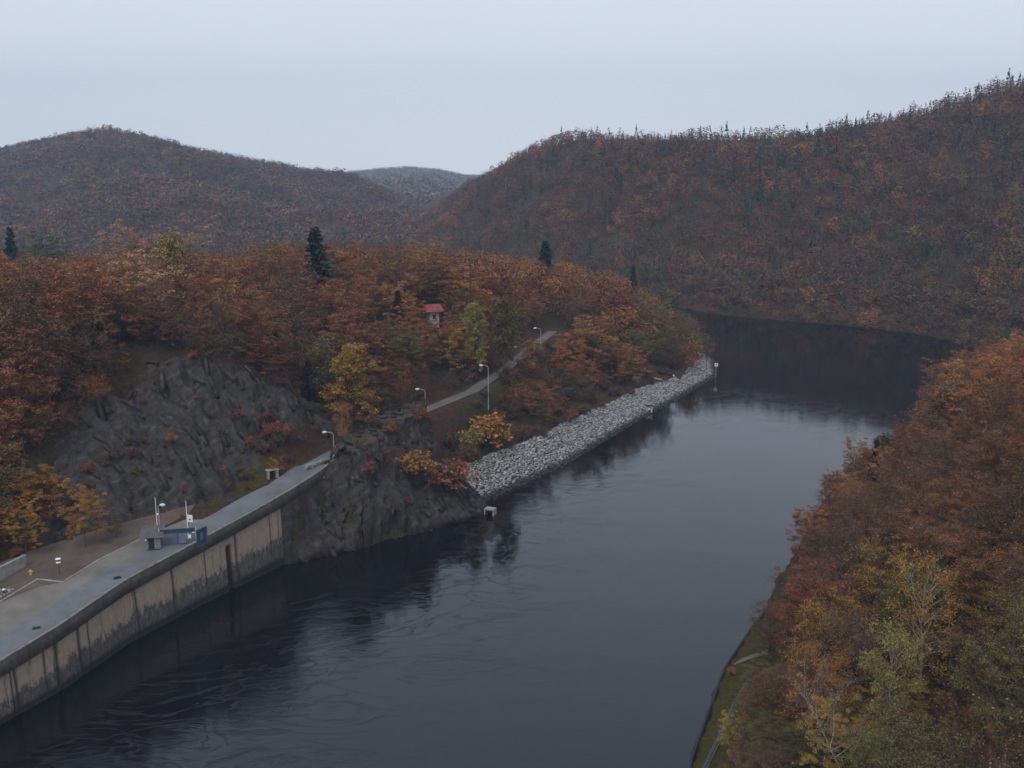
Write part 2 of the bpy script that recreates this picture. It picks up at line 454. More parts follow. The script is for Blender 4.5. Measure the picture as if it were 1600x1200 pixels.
def height(X, Y, fine=False):
    X = np.asarray(X, float); Y = np.asarray(Y, float)
    base = tps(X, Y) + fbm(X / 22, Y / 22, seed=3) * 2.2 + fbm(X / 5, Y / 5, seed=5) * .5
    dl = seg_dist(X, Y, L_SHORE); dr = seg_dist(X, Y, R_SHORE); ins = inside(X, Y, RIVER)
    # left bank: quay wall, rock outcrop, stone bank, wooded shore
    quay = dl * 0 + 60
    wob = 1 + .35 * fbm(X / 6, Y / 6, seed=9)
    rock = np.minimum(dl * 1.05 * wob + .3, 60)
    bz = np.interp(Y, [188, 215, 250, 290], [5.4, 4.3, 3.7, 3.1])
    bank = np.where(dl < 8, dl * bz / 8, np.where(dl < 10.5, bz, bz + (dl - 10.5) * .60))
    wood = dl * .55 + .3
    w_rock = sstep(154.3, 155.6, Y) * (1 - sstep(186, 189, Y))
    w_bank = sstep(186, 189, Y) * (1 - sstep(296, 306, Y))
    w_wood = sstep(296, 306, Y)
    profl = quay * (1 - w_rock - w_bank - w_wood) + rock * w_rock + bank * w_bank + wood * w_wood
    profr = 1.5 + np.where(dr < 6, dr * .28, 1.68 + (dr - 6) * .85)
    profr = np.where(Y > 150, .4 + dr * .8, profr)
    left = dl < dr
    left = np.where(Y < 400, left, True) & (X < 66 + 0 * X)
    # smooth minimum keeps the crest rounded
    prof = np.where(left, profl, profr)
    k = 1.5
    h = -k * np.logaddexp(-base / k, -np.minimum(prof, 120) / k)
    # the rock knob by the road
    dk = seg_dist(X, Y, np.concatenate([KNOB, KNOB[:1]])) * np.where(inside(X, Y, KNOB), -1, 1)
    kz = 18.2 + fbm(X / 3, Y / 3, seed=21) * .6 + (X + 22) * .06
    h = np.where(Y < 230, np.maximum(h, kz - np.maximum(dk + fbm(X / 1.6, Y / 1.6, seed=8) * .7, 0) * 4.0), h)
    dm = seg_dist(X, Y, np.concatenate([MOUND, MOUND[:1]])) * np.where(inside(X, Y, MOUND), -1, 1)
    h = np.where(Y < 230, np.maximum(h, 16.2 + (Y - 170) * .09 + fbm(X / 2.5, Y / 2.5, seed=22) * .8 - np.maximum(dm + fbm(X / 1.8, Y / 1.8, seed=11) * .8, 0) * 2.4), h)
    # level ground of quay and road
    zr = road_z(Y)
    flat = (~ins) & (X > np.interp(Y, FOOT[:, 1], FOOT[:, 0])) & (X < -30) & (Y < 156)
    df = seg_dist(X, Y, FOOT)
    h = np.where(flat, zr - .10, h)
    h = np.where((dl < 1.7) & (dl < dr) & (Y < 157) & (Y > 80), -3.0, h)
    dd = seg_dist(X, Y, ROAD_C)
    w = 1 - sstep(3.0, 5.5, dd)
    h = np.where(((Y > 150) | flat) & (h > -2.5), h * (1 - w) + (zr - .10) * w, h)
    # river bed
    dmin = np.minimum(dl, dr)
    h = np.where(ins, -.4 - np.minimum(dmin * .5, 6), h)
    return h

def visible_ground(name, xr, yr, step, mat, fnmask=None):
    pass

# ---- base sheet to the horizon
me = mesh_np("ground", [(-3400, -600, -9), (3400, -600, -9), (3400, 4480, -9), (-3400, 4480, -9)], [[0, 1, 2, 3]], M_FLOOR)
obj("ground", me, kind="structure")

# ---- near valley sides
xs = np.arange(-270, 262, 1.5); ys = np.arange(36, 560, 1.5)
X, Y = np.meshgrid(xs, ys, indexing='ij')
Z = height(X, Y)
_dl = seg_dist(X, Y, L_SHORE); _dr = seg_dist(X, Y, R_SHORE)
Z = np.where((_dl < 2.6) & (_dl < _dr) & (Y < 158), -3.0, Z)          # behind the quay wall
Z = np.where(_dr < _dl, Z - 70 * sstep(304, 350, Y), Z)              # the high hill takes over
Z = np.where((~inside(X, Y, RIVER)) & (Y > 385) & (_dr < _dl), -8, Z)
# sink it under the finer rock patches
CLIFF_TOP = np.array([(-72, 146), (-73, 152), (-69, 163), (-63, 170), (-55, 176), (-46, 183), (-41, 190), (-35, 196), (-31, 190), (-35, 180)], float)
CLIFF = np.concatenate([np.array([(-71, 140), (-62, 147.5), (-50.5, 155.5), (-44.5, 164), (-38.5, 180)]), CLIFF_TOP[::-1][1:]])
CROP = np.array([(-37.2, 156.6), (-34.2, 166), (-30.5, 176), (-27.5, 186), (-27, 193), (-16, 193.5), (-12.5, 187), (-7.5, 189), (-3.8, 187.5), (-0.6, 180.3), (-9.3, 171.6), (-17.8, 165.6), (-28.3, 157.7), (-35.8, 154.9)], float)
def sd(X, Y, P):
    return seg_dist(X, Y, np.concatenate([P, P[:1]])) * np.where(inside(X, Y, P), -1, 1)
sink = np.maximum(1 - sstep(-3.0, -.8, sd(X, Y, CLIFF)), 1 - sstep(-2.2, -.3, sd(X, Y, CROP))) * 1.9
grass = np.zeros_like(X)
dr_ = seg_dist(X, Y, R_SHORE)
grass = np.maximum(grass, (1 - sstep(5, 8, dr_)) * (Y < 140) * (X > 0))
gl = seg_dist(X, Y, np.array([(-51, 153), (-46.5, 160.5), (-42.5, 168)]))
grass = np.maximum(grass, 1 - sstep(1.0, 3.2, gl))
grass = np.maximum(grass, .3 * (1 - sstep(1, 3, np.abs(seg_dist(X, Y, L_SHORE) - 9.3))) * (Y > 240) * (Y < 300) * (X < 66))
me = mesh_np("valley_terrain", np.stack([X.ravel(), Y.ravel(), (Z - 1.6 * sink).ravel()], 1), grid_faces(*X.shape), M_FLOOR, True, {"grass": grass.ravel()})
obj("terrain", me, kind="structure")

def rock_patch(name, label, xr, yr, step, P, amp, crop=False):
    xs = np.arange(xr[0], xr[1], step); ys = np.arange(yr[0], yr[1], step)
    X, Y = np.meshgrid(xs, ys, indexing='ij')
    Z = height(X, Y)
    gx, gy = np.gradient(Z, step)
    n = np.stack([-gx, -gy, np.ones_like(Z)], -1); n /= np.linalg.norm(n, axis=-1, keepdims=True)
    s = sd(X, Y, P)
    w = 1 - sstep(-2.5, .5, s + fbm(X / 4, Y / 4, seed=4) * 1.5)
    # slabs: noise stretched along a dip direction, cut into ledges
    a = np.array([.62, -.30, -.72]); a /= np.linalg.norm(a)
    b_ = np.cross(a, [0.3, 1, .1]); b_ /= np.linalg.norm(b_)
    c_ = np.cross(a, b_)
    Pw = np.stack([X, Y, Z], -1)
    u, v, t = Pw @ a, Pw @ b_, Pw @ c_
    q = fbm(u / 9, v / 2.2, t / 2.2, seed=31, octv=5, gain=.55)
    cr = 1 - np.abs(fbm(u / 14, v / 3.0, t / 3.0, seed=77, octv=3))*2
    led = np.floor(q * 4 + fbm(u / 5, v / 5, t / 5, seed=12) * .6) / 4
    disp = amp * (.75 * q + 1.3 * led - .9 * np.clip(cr - .72, 0, 1) * 2 + .42 * fbm(u / 1.6, v / .6, t / .6, seed=3, octv=3))
    steep = np.clip((1 - n[..., 2]) * 5, .12, 1)
    V = Pw + n * (disp * w * steep)[..., None]
    V[..., 2] -= 2.2 * (1 - sstep(-.2, 1, 1 - sstep(-.5, 2.5, s)))
    litter = np.clip((n[..., 2] - .84) * 8 + fbm(X / 2.2, Y / 2.2, seed=6, octv=6, gain=.75) * 2.2 - .1, 0, 1) * .9
    wet = 1 - sstep(.3, 1.1, V[..., 2] + fbm(X / 2, Y / 2, seed=2) * .3)
    keep = (s < 3.2).ravel()
    Fq = grid_faces(*X.shape)
    Fq = Fq[keep[Fq].all(1)]
    used = np.unique(Fq); remap = -np.ones(X.size, int); remap[used] = np.arange(len(used))
    me = mesh_np(name, V.reshape(-1, 3)[used], remap[Fq], M_ROCK, False, {"litter": litter.ravel()[used], "wet": wet.ravel()[used]})
    return obj(name, me, kind="structure", label=label)
rock_patch("cliff", "broad dark slate cliff of slanting slabs above the quay road", (-80, -26), (136, 202), .33, CLIFF, .95)
rock_patch("rock_outcrop", "dark rock outcrop with a steep knob falling into the water", (-42, 2), (150, 197), .30, CROP, 1.15)

# ---- broken slabs and blocks lying on the faces
def rubble(name, label, n, P, xr, yr, smin, smax, el, seed):
    r = np.random.default_rng(seed)
    x = r.uniform(*xr, n * 6); y = r.uniform(*yr, n * 6); s = sd(x, y, P); k = np.where(s < -.3)[0][:n]; x, y = x[k], y[k]; n = len(k)
    z = height(x, y); e = .5; gx = (height(x + e, y) - z) / e; gy = (height(x, y + e) - z) / e
    N_ = np.stack([-gx, -gy, np.ones(n)], 1); N_ /= np.linalg.norm(N_, axis=1, keepdims=True)
    a = np.array([.62, -.30, -.72]) + r.normal(0, .16, (n, 3)); a -= (a * N_).sum(1, keepdims=True) * N_; a /= np.linalg.norm(a, axis=1, keepdims=True); b_ = np.cross(N_, a)
    cu = np.array([[i, j, k2] for i in (-1, 1) for j in (-1, 1) for k2 in (-1, 1)], float) * .5
    sz = r.uniform(smin, smax, (n, 1)) ** 1.0
    c3 = cu[None] * (np.concatenate([sz * el * r.uniform(.6, 1.5, (n, 1)), sz * r.uniform(.6, 1.1, (n, 1)), sz * .45], 1))[:, None] * r.uniform(.75, 1.15, (n, 8, 1)) 
    V = c3[..., 0:1] * a[:, None] + c3[..., 1:2] * b_[:, None] + c3[..., 2:3] * N_[:, None] + (np.stack([x, y, z], 1) + N_ * (sz * .1 + r.uniform(-.1, .3, (n, 1))))[:, None]
    cf_ = np.array([[0, 1, 3, 2], [4, 6, 7, 5], [0, 4, 5, 1], [2, 3, 7, 6], [0, 2, 6, 4], [1, 5, 7, 3]])
    me = mesh_np(name, V.reshape(-1, 3), (cf_[None] + np.arange(n)[:, None, None] * 8).reshape(-1, 4), M_ROCK)
    o = obj(name, me); o["kind"] = "stuff"; o["label"] = label
rubble("cliff_slabs", "broken slanting slabs on the dark cliff above the road", 120, CLIFF, (-76, -30), (140, 198), .25, 1.1, 3.2, 3)
rubble("outcrop_blocks", "angular blocks on the rock outcrop by the water", 300, CROP, (-38, 0), (155, 195), .2, 1.0, 1.8, 4)

# ---- the hills: lofted outward from the camera, foot -> ridge -> back
def hill(name, table, nback, noise_amp, seed, ncol=260, nrow=90, tree=7.0, expo=1.0, back=.10):
    """table rows: px, foot distance, ridge distance, skyline y in the photo (tree tops)"""
    T = np.array(table, float)
    px = np.linspace(T[0, 0], T[-1, 0], ncol)
    fd = np.interp(px, T[:, 0], T[:, 1]); rd = np.interp(px, T[:, 0], T[:, 2]); sy = np.interp(px, T[:, 0], T[:, 3])
    k = np.ones(7) / 7
    rz = H - (sy - 245) * rd / F * 1.0 - tree
    t = np.concatenate([np.linspace(0, 1, nrow), np.linspace(1, nback, 24)[1:]])
    PX, TT = np.meshgrid(px, t, indexing='ij')
    FD = fd[:, None]; RD = rd[:, None]; RZ = rz[:, None]
    D = FD + (RD - FD) * TT
    X = (PX - 800) / F * D; Y = D
    prof = np.where(TT <= 1, (1 - (1 - np.clip(TT, 0, 1)) ** 1.35) ** expo, 1 - back * (TT - 1))
    env = np.clip(TT, 0, 1) * np.clip(1 - TT, 0, 1) * 4
    Z = -2.5 + (RZ + 2.5) * prof + env * noise_amp * fbm(X / 90, Y / 90, seed=seed) + np.clip(TT, 0, 1) * 1.0 * fbm(X / 20, Y / 20, seed=seed + 1)
    rk = np.clip((fbm(X / 90, Y / 90, seed=95) + .25 * fbm(X / 25, Y / 25, seed=99) - .0) * 6, 0, 1) * (TT < .7) * .35 if name == 'left_hill' else X * 0
    me = mesh_np(name, np.stack([X.ravel(), Y.ravel(), Z.ravel()], 1), grid_faces(*X.shape), M_FLOOR, True, {'rocky': rk.ravel()})
    obj(name, me, kind="structure")
    return px, t, X, Y, Z
HR = hill("right_hill", [(560, 800, 1060, 440), (620, 740, 1010, 385), (640, 700, 1000, 352), (680, 650, 950, 315), (730, 610, 880, 277), (800, 570, 800, 243), (850, 545, 750, 219), (900, 515, 710, 201), (1000, 468, 660, 200), (1115, 427, 620, 199), (1200, 412, 610, 196), (1260, 403, 600, 190),
    (1300, 398, 600, 181), (1400, 384, 600, 167), (1500, 362, 600, 140), (1550, 340, 600, 126), (1600, 322, 600, 119), (1750, 300, 600, 84), (2000, 270, 600, 44), (2400, 230, 560, 0)], 2.2, 16, 41, tree=8.5)
HL = hill("left_hill", [(-700, 700, 1050, 330), (-400, 720, 1150, 300), (-200, 760, 1200, 262), (0, 700, 1250, 236), (80, 700, 1250, 219), (130, 700, 1250, 210), (160, 700, 1250, 208), (240, 700, 1250, 216), (330, 710, 1260, 233), (430, 710, 1270, 253), (520, 720, 1280, 271), (600, 720, 1290, 291), (680, 730, 1300, 324), (740, 740, 1300, 370), (800, 750, 1300, 420)], 1.9, 30, 53, tree=6)
HD = hill("distant_hill", [(300, 1500, 3900, 330), (480, 1500, 3900, 292), (555, 1500, 3900, 271), (600, 1500, 3900, 266), (645, 1500, 3900, 264), (690, 1500, 3900, 268), (725, 1500, 3900, 276), (800, 1500, 3900, 290), (1000, 1500, 3900, 340)], 1.25, 30, 67, ncol=120, nrow=40, tree=10)

# ---- water
M_WATER, nt, b = new_mat("dark river water")
b.inputs["Base Color"].default_value = (.004, .004, .006, 1)
b.inputs["Roughness"].default_value = .04
b.inputs["IOR"].default_value = 1.44
p1 = pos(nt, (1, 1, 1))
warp = noise_tex(nt, .035, 4, .6, p1, 1.2)                       # where the current boils up
n1 = noise_tex(nt, .55, 6, .62, pos(nt, (.55, 1.25, 1), (0, 0, rad(-12))), 1.0)
n2 = noise_tex(nt, .10, 5, .6, pos(nt, (.7, 1.2, 1), (0, 0, rad(-20))), 2.5)
n3 = noise_tex(nt, 2.2, 4, .6, pos(nt, (.6, 1.1, 1)), .6)
ridge = nt.nodes.new("ShaderNodeMath"); ridge.operation = 'SUBTRACT'; nt.links.new(n2, ridge.inputs[0]); ridge.inputs[1].default_value = .5
ab = nt.nodes.new("ShaderNodeMath"); ab.operation = 'ABSOLUTE'; nt.links.new(ridge.outputs[0], ab.inputs[0])
vein = ramp(nt, ab.outputs[0], [(0, (1, 1, 1)), (.022, (0, 0, 0))])
dst = nt.nodes.new("ShaderNodeVectorMath"); dst.operation = 'DISTANCE'; nt.links.new(p1, dst.inputs[0]); dst.inputs[1].default_value = (-22, 118, 0)
near = nt.nodes.new("ShaderNodeMapRange"); near.inputs["From Min"].default_value = 30; near.inputs["From Max"].default_value = 130; near.inputs["To Min"].default_value = 1.0; near.inputs["To Max"].default_value = .20
nt.links.new(dst.outputs["Value"], near.inputs["Value"])          # the outflow churns near the wall
boil = mixc(nt, 1.0, ramp(nt, warp, [(.42, (.15, .15, .15)), (.60, (1, 1, 1))]), near.outputs[0], 'MULTIPLY')
hgt = mixc(nt, 1.0, n1, boil, 'MULTIPLY')
hgt = mixc(nt, 1.0, hgt, mixc(nt, 1.0, mixc(nt, 1.0, vein, near.outputs[0], 'MULTIPLY'), (.20, .20, .20), 'MULTIPLY'), 'ADD')
hgt = mixc(nt, 1.0, hgt, mixc(nt, 1.0, n3, (.07, .07, .07), 'MULTIPLY'), 'ADD')
bump(nt, b, hgt, .042)
WS = 900
me = mesh_np("river", [(-WS, -200, 0), (WS, -200, 0), (WS, 1500, 0), (-WS, 1500, 0)], [[0, 1, 2, 3]], M_WATER)
obj("river", me, kind="structure")

# ================================================================ THE QUAY
wall_pts, wall_u = poly_resample(np.concatenate([L_SHORE[:7], [(-36.1, 159.6), (-33.3, 167), (-31.2, 174.0)]]), .2)
keep = (wall_pts[:, 1] > 60)
wall_pts, wall_u = wall_pts[keep], wall_u[keep]
ztop = np.interp(wall_pts[:, 1], [60, 98, 108, 117, 129, 140, 152, 160, 174], [7.0, 7.3, 7.6, 8.5, 9.1, 9.9, 11.1, 12.1, 12.9])
tang = np.gradient(wall_pts, axis=0); tang /= np.linalg.norm(tang, axis=1, keepdims=True)
outw = np.stack([tang[:, 1], -tang[:, 0]], 1)       # towards the water
def u_at_px(px, py):   # metres along the wall of the point seen at px
    P3 = np.array([proj(x, y, z * .55) for (x, y), z in zip(wall_pts, ztop)])
    return wall_u[np.argmin(np.abs(P3[:, 0] - px))]
joints = [(u_at_px(p, 0), w) for p, w in ((16, .14), (23, .22), (70, .16), (88, .3), (123, .28), (137, .16), (212, .12), (270, .22), (320, .10), (368, .24), (421, .08))]
slots = [(u_at_px(355, 0), .32), (u_at_px(360, 0), .22)]
quay = thing("quay_wall", "long stained concrete quay wall rising from the river", "wall", (wall_pts[len(wall_pts) // 2][0], wall_pts[len(wall_pts) // 2][1], 0))
qinv = np.array([wall_pts[len(wall_pts) // 2][0], wall_pts[len(wall_pts) // 2][1], 0])
nv = 26
U_, Vf = np.meshgrid(np.arange(len(wall_pts)), np.linspace(0, 1, nv), indexing='ij')
jt = np.zeros(U_.shape); off = np.zeros(U_.shape)
wu = wall_u[U_]
for ju, jw in joints:
    wig = .25 * vnoise(Vf * 7 + ju, Vf * 0, seed=5) * (1 - Vf)
    d = np.abs(wu - ju + wig); g = np.exp(-(d / jw) ** 2); jt = np.maximum(jt, g); off = np.minimum(off, -.10 * g)
for su, sw in slots:
    m = (np.abs(wu - su) < sw) & (Vf < .86); jt = np.where(m, .95, jt); off = np.where(m, -.55, off)
base_z = -2.0
ZT = (ztop - 1.95)[U_]
Zw = base_z + (ZT - base_z) * Vf
batter = (1 - Vf) * .35 + off + .05 * fbm(wu / 2, Vf * 4, seed=14)
Vw = np.stack([wall_pts[U_, 0] + outw[U_, 0] * batter, wall_pts[U_, 1] + outw[U_, 1] * batter, Zw], -1).reshape(-1, 3) - qinv
hfrac = np.clip(Zw / ZT, -.2, 1)
me = mesh_np("wall_face", Vw, grid_faces(*U_.shape), M_WALL, False, {"joint": jt.ravel()}, uv=np.stack([wu.ravel(), hfrac.ravel()], 1))
obj("wall_face", me, quay)
def sweep(pts, nrm, z, prof, sub=1):
    """prof: list of (outward offset, height offset) closed loop"""
    n = len(prof); V = []
    for (x, y), (nx, ny), zz in zip(pts, nrm, z):
        for o, h in prof: V.append((x + nx * o, y + ny * o, zz + h))
    V = np.array(V); m = len(pts); Fq = []
    for i in range(m - 1):
        for j in range(n):
            k = (j + 1) % n
            Fq.append([i * n + j, (i + 1) * n + j, (i + 1) * n + k, i * n + k])
    return V, np.array(Fq)
pi = np.arange(0, len(wall_pts), 4)
wob = .03 * vnoise(wall_u[pi] / 1.5, wall_u[pi] * 0, seed=3)
V, Fq = sweep(wall_pts[pi], outw[pi], ztop[pi] + wob, [(.30, -1.97), (.30, -.04), (.26, 0), (-.10, 0), (-.12, -.04), (-.12, -1.97)])
me = mesh_np("parapet", V - qinv, Fq, M_PARAPET); obj("parapet", me, quay)
V, Fq = sweep(wall_pts[pi], outw[pi], ztop[pi] + wob, [(.36, .003), (.36, .10), (-.16, .10), (-.16, .003)])
obj("coping", mesh_np("coping", V - qinv, Fq, M_COPE), quay)

# road ribbon
rp, ru = poly_resample(ROAD_C, 1.0)
rt = np.gradient(rp, axis=0); rt /= np.linalg.norm(rt, axis=1, keepdims=True); rn = np.stack([rt[:, 1], -rt[:, 0]], 1)
for_side = []
def outer_edge(i):
    if rp[i, 1] < 173: # reach the parapet
        j = np.argmin(np.hypot(*(wall_pts - rp[i]).T)); return wall_pts[j] - outw[j] * .1
    return rp[i] + rn[i] * 1.35
Vr = []; Vlane = []; NW = 5
for i in range(len(rp)):
    o = outer_edge(i); inn = rp[i] - rn[i] * ((2.2 if rp[i, 1] < 172 else 1.35) + .15 * vnoise(ru[i:i + 1] / 2, ru[i:i + 1] * 0, seed=1)[0])
    for k in range(NW):
        t = k / (NW - 1); x, y = inn * (1 - t) + o * t
        (Vr if rp[i, 1] < 181 else Vlane).append((x, y, float(road_z(y)) + .03))
Vlane = Vr[-NW:] + Vlane
me = mesh_np("road", Vr, grid_faces(len(Vr) // NW, NW), M_ROAD); obj("road", me, kind="structure")
me = mesh_np("lane", Vlane, grid_faces(len(Vlane) // NW, NW), M_LANE); obj("lane", me, kind="structure")
# gravel apron between kerb and road
def strip(name, A, B, mat, dz, n=60, m=6, **props):
    A = np.array(A, float); B = np.array(B, float)
    a = np.stack([np.interp(np.linspace(0, 1, n), np.linspace(0, 1, len(A)), A[:, k]) for k in (0, 1)], 1)
    b2 = np.stack([np.interp(np.linspace(0, 1, n), np.linspace(0, 1, len(B)), B[:, k]) for k in (0, 1)], 1)
    V = []
    for i in range(n):
        for k in range(m):
            x, y = a[i] * (1 - k / (m - 1)) + b2[i] * k / (m - 1); V.append((x, y, float(road_z(y)) + dz))
    return obj(name, mesh_np(name, V, grid_faces(n, m), mat), **props)
strip("gravel_apron", [(-79, 60), (-73, 105), (-66.9, 124), (-64.0, 128.6), (-60.7, 130.6), (-58.6, 137.4), (-54.0, 145.6), (-50.5, 150)], [(-76, 60), (-68, 92), (-62, 111), (-59, 119.5), (-56, 129), (-54, 134), (-51.0, 142), (-47.5, 150)], M_GRAVEL, -.02, kind="structure")
strip("litter_ground", FOOT[:6], [(-79.3, 60), (-73.3, 105), (-67.2, 124), (-61.4, 130.6), (-59.0, 137.4), (-50.6, 152)], M_LITTER, -.05, kind="structure")
# kerb
kp, ku = poly_resample(KERB[1:], .8)
kt = np.gradient(kp, axis=0); kt /= np.linalg.norm(kt, axis=1, keepdims=True); kn = np.stack([kt[:, 1], -kt[:, 0]], 1)
V, Fq = sweep(kp, kn, road_z(kp[:, 1]), [(.09, -.1), (.09, .13), (-.09, .13), (-.09, -.1)])
o = obj("kerb", mesh_np("kerb", V, Fq, M_CONC)); o["label"] = "low pale kerb bending round the gravel apron on the quay"; o["category"] = "kerb"

# low garden wall at the far left of the quay
p0, p1 = U(-60, 956, 6.9), U(43, 902, 7.0)
d = p1 - p0; L = math.hypot(d[0], d[1]); az = math.atan2(d[1], d[0]); mid = (p0 + p1) / 2
t_ = thing("retaining_wall", "low beige concrete wall below the golden trees beside the quay", "wall", (mid[0], mid[1], road_z(mid[1])), az)
mb = MB()
for k in range(6): mb.box((-L / 2 + (k + .5) * L / 6, 0, .85), (L / 6 - .04, .35, 1.9))
mb.build("wall_panel", M_PALEC if False else M_CONC, t_)
MB().box((0, 0, 1.86), (L + .1, .5, .12)).build("coping", M_CONC, t_)

# ---- small things on the quay
def gl(x, y):  # ground height
    return float(height(np.array([x]), np.array([y]))[0])
p = U(95, 911, 7.4); z0 = float(road_z(p[1]))
t_ = thing("path_lamp", "short lamp post with two white discs on the leafy apron", "lamp", (p[0], p[1], z0 - .02))
MB().tube([(0, 0, 0), (-.05, 0, 1.75)], [.05, .035], 8).build("pole", M_DARK, t_)
MB().tube([(-.05, 0, 1.75), (-.05, 0, 1.80), (-.05, 0, 1.9)], [.30, .34, .10], 12).build("lower_disc", M_WHITE, t_)
MB().tube([(-.05, 0, 1.9), (-.05, 0, 2.25)], [.06, .06], 8).build("lamp_neck", M_DARK, t_)
MB().tube([(-.05, 0, 2.25), (-.05, 0, 2.33), (-.05, 0, 2.46)], [.30, .40, .12], 12).build("lamp_shade", M_WHITE, t_)
p = U(50, 913, 7.2); z0 = float(road_z(p[1]))
t_ = thing("hydrant", "small yellow hydrant among fallen leaves beside the kerb", "hydrant", (p[0], p[1], z0 - .03))
MB().tube([(0, 0, 0), (0, 0, .08), (0, 0, .1), (0, 0, .62), (0, 0, .74)], [.2, .2, .14, .14, .04], 10).build("body", M_YELLOW, t_)
MB().tube([(-.3, 0, .45), (.3, 0, .45)], [.09, .09], 8).tube([(0, -.25, .45), (0, 0, .45)], [.08, .08], 8).build("outlet", M_YELLOW, t_)
p = U(8, 943, 6.8); z0 = float(road_z(p[1]))
t_ = thing("ground_lamp", "small round white lamp low beside the gravel edge", "lamp", (p[0], p[1], z0 - .03))
MB().tube([(0, 0, 0), (0, 0, .35)], [.09, .09], 8).build("post", M_DARK, t_)
MB().tube([(0, 0, .35), (0, 0, .40), (0, 0, .50), (0, 0, .56)], [.12, .22, .20, .06], 12).build("lamp_shade", M_WHITE, t_)
# stone edging heap between kerb and litter at the left
mb = MB()
for k in range(260):
    t = random.random(); a = np.array((-74.5, 104.0)) * (1 - t) + np.array((-66.2, 128.0)) * t
    o2 = random.uniform(.3, 2.2); x, y = a[0] - o2 * .93, a[1] + o2 * .35
    s = random.uniform(.12, .3)
    mb.box((x, y, float(road_z(y)) + s * .2), (s * random.uniform(.8, 1.5), s, s * .8), random.uniform(0, 3), random.uniform(-.4, .4))
mb.build("cobbles", M_CONC, kind="stuff", label="strip of pale cobbles along the kerb of the quay")
for (px, py), lab in (((183, 902), "dark drain cover in the quay road nearer the gate"), ((57, 981), "dark drain cover in the quay road nearer the corner"), ((142, 943), "faint rectangular patch cover in the quay road")):
    p = U(px, py, 7.9); z0 = float(road_z(p[1])) + .035
    p = U(px, py, z0)
    t_ = thing("drain_cover", lab, "drain cover", (p[0], p[1], z0), .5, "drain covers in the quay road")
    MB().box((0, 0, .012), (.95, .6, .03)).build("frame", M_DARK, t_)
    mb = MB()
    for k in range(6): mb.box((-.35 + k * .14, 0, .032), (.07, .5, .02))
    mb.build("grate", M_DARK, t_)

# ---- blue gate across the road, with its side panel on the parapet
gz = float(road_z(143.5)) + .03
A = U(250, 852.5, gz); Bp = wall_pts[np.argmin(np.abs([proj(x, y, 9.6)[0] - 309 for x, y in wall_pts]))]
B = np.array([Bp[0] - .25, Bp[1] + .1, gz])
d = B - A; L = float(math.hypot(d[0], d[1])); az = math.atan2(d[1], d[0])
gate = thing("mesh_gate", "blue wire mesh gate closed across the quay road", "gate", A, az)
gh = 2.35
for k, x in enumerate((0, L)):
    MB().box((x, 0, gh / 2 + .1), (.16, .16, gh + .2)).build("gate_post", M_STEEL, gate)
for k in range(2):
    x0 = .12 + k * (L - .24) / 2; x1 = x0 + (L - .24) / 2 - .06
    mb = MB()
    for zz in (.12, gh - .62, gh): mb.bar((x0, 0, zz), (x1, 0, zz), .08)
    for xx in (x0, x1): mb.bar((xx, 0, .12), (xx, 0, gh), .08)
    leaf = mb.build("gate_leaf", M_BLUE, gate)
    mb = MB()
    nb = int((x1 - x0) / .11)
    for q in range(1, nb): mb.bar((x0 + (x1 - x0) * q / nb, 0, .12), (x0 + (x1 - x0) * q / nb, 0, gh), .022)
    for q in range(1, 14): mb.bar((x0, 0.012, .12 + (gh - .12) * q / 14), (x1, 0.012, .12 + (gh - .12) * q / 14), .02)
    mb.build("wire_mesh", M_BLUE, leaf)
    MB().box(((x0 + x1) / 2, .03, gh - .31), (x1 - x0 - .1, .02, .5)).build("top_sheet", M_BLUE, leaf)
MB().box((L * .62, -.03, .55), (L * .22, .02, .8)).build("lower_sheet", M_BLUEP, gate)
MB().box((L * .82, -.08, 1.15), (.42, .03, .55)).build("notice_plate", M_WHITE, gate)
MB().box((L * .935, -.08, 1.2), (.34, .03, .9)).build("notice_plate", M_BLUEP, gate)
MB().box((L * .935, -.085, 1.72), (.42, .035, .10)).build("notice_plate", M_WHITE, gate)
ip = np.argmin(np.abs([proj(x, y, 9.6)[0] - 313.5 for x, y in wall_pts]))
C0 = wall_pts[ip] + outw[ip] * .42; aw = math.atan2(tang[ip][1], tang[ip][0])
t_ = thing("side_panel_gate", "narrow framed blue panel closing the parapet beside the gate", "gate panel", (C0[0], C0[1], ztop[ip] - .9), aw)
mb = MB(); w2 = 1.9; h2 = 2.7
for x in (-w2 / 2, w2 / 2): mb.box((x, 0, h2 / 2), (.16, .14, h2))
for zz in (.08, h2 - .08): mb.box((0, 0, zz), (w2 - .16, .12, .16))
mb.build("frame", M_PARAPET, t_)
MB().box((0, .02, h2 / 2), (w2 - .2, .05, h2 - .3)).build("blue_panel", M_BLUE, t_)
MB().box((-.05, -.03, h2 / 2 + .15), (.62, .03, 1.1)).build("pale_plate", M_BLUEP, t_)

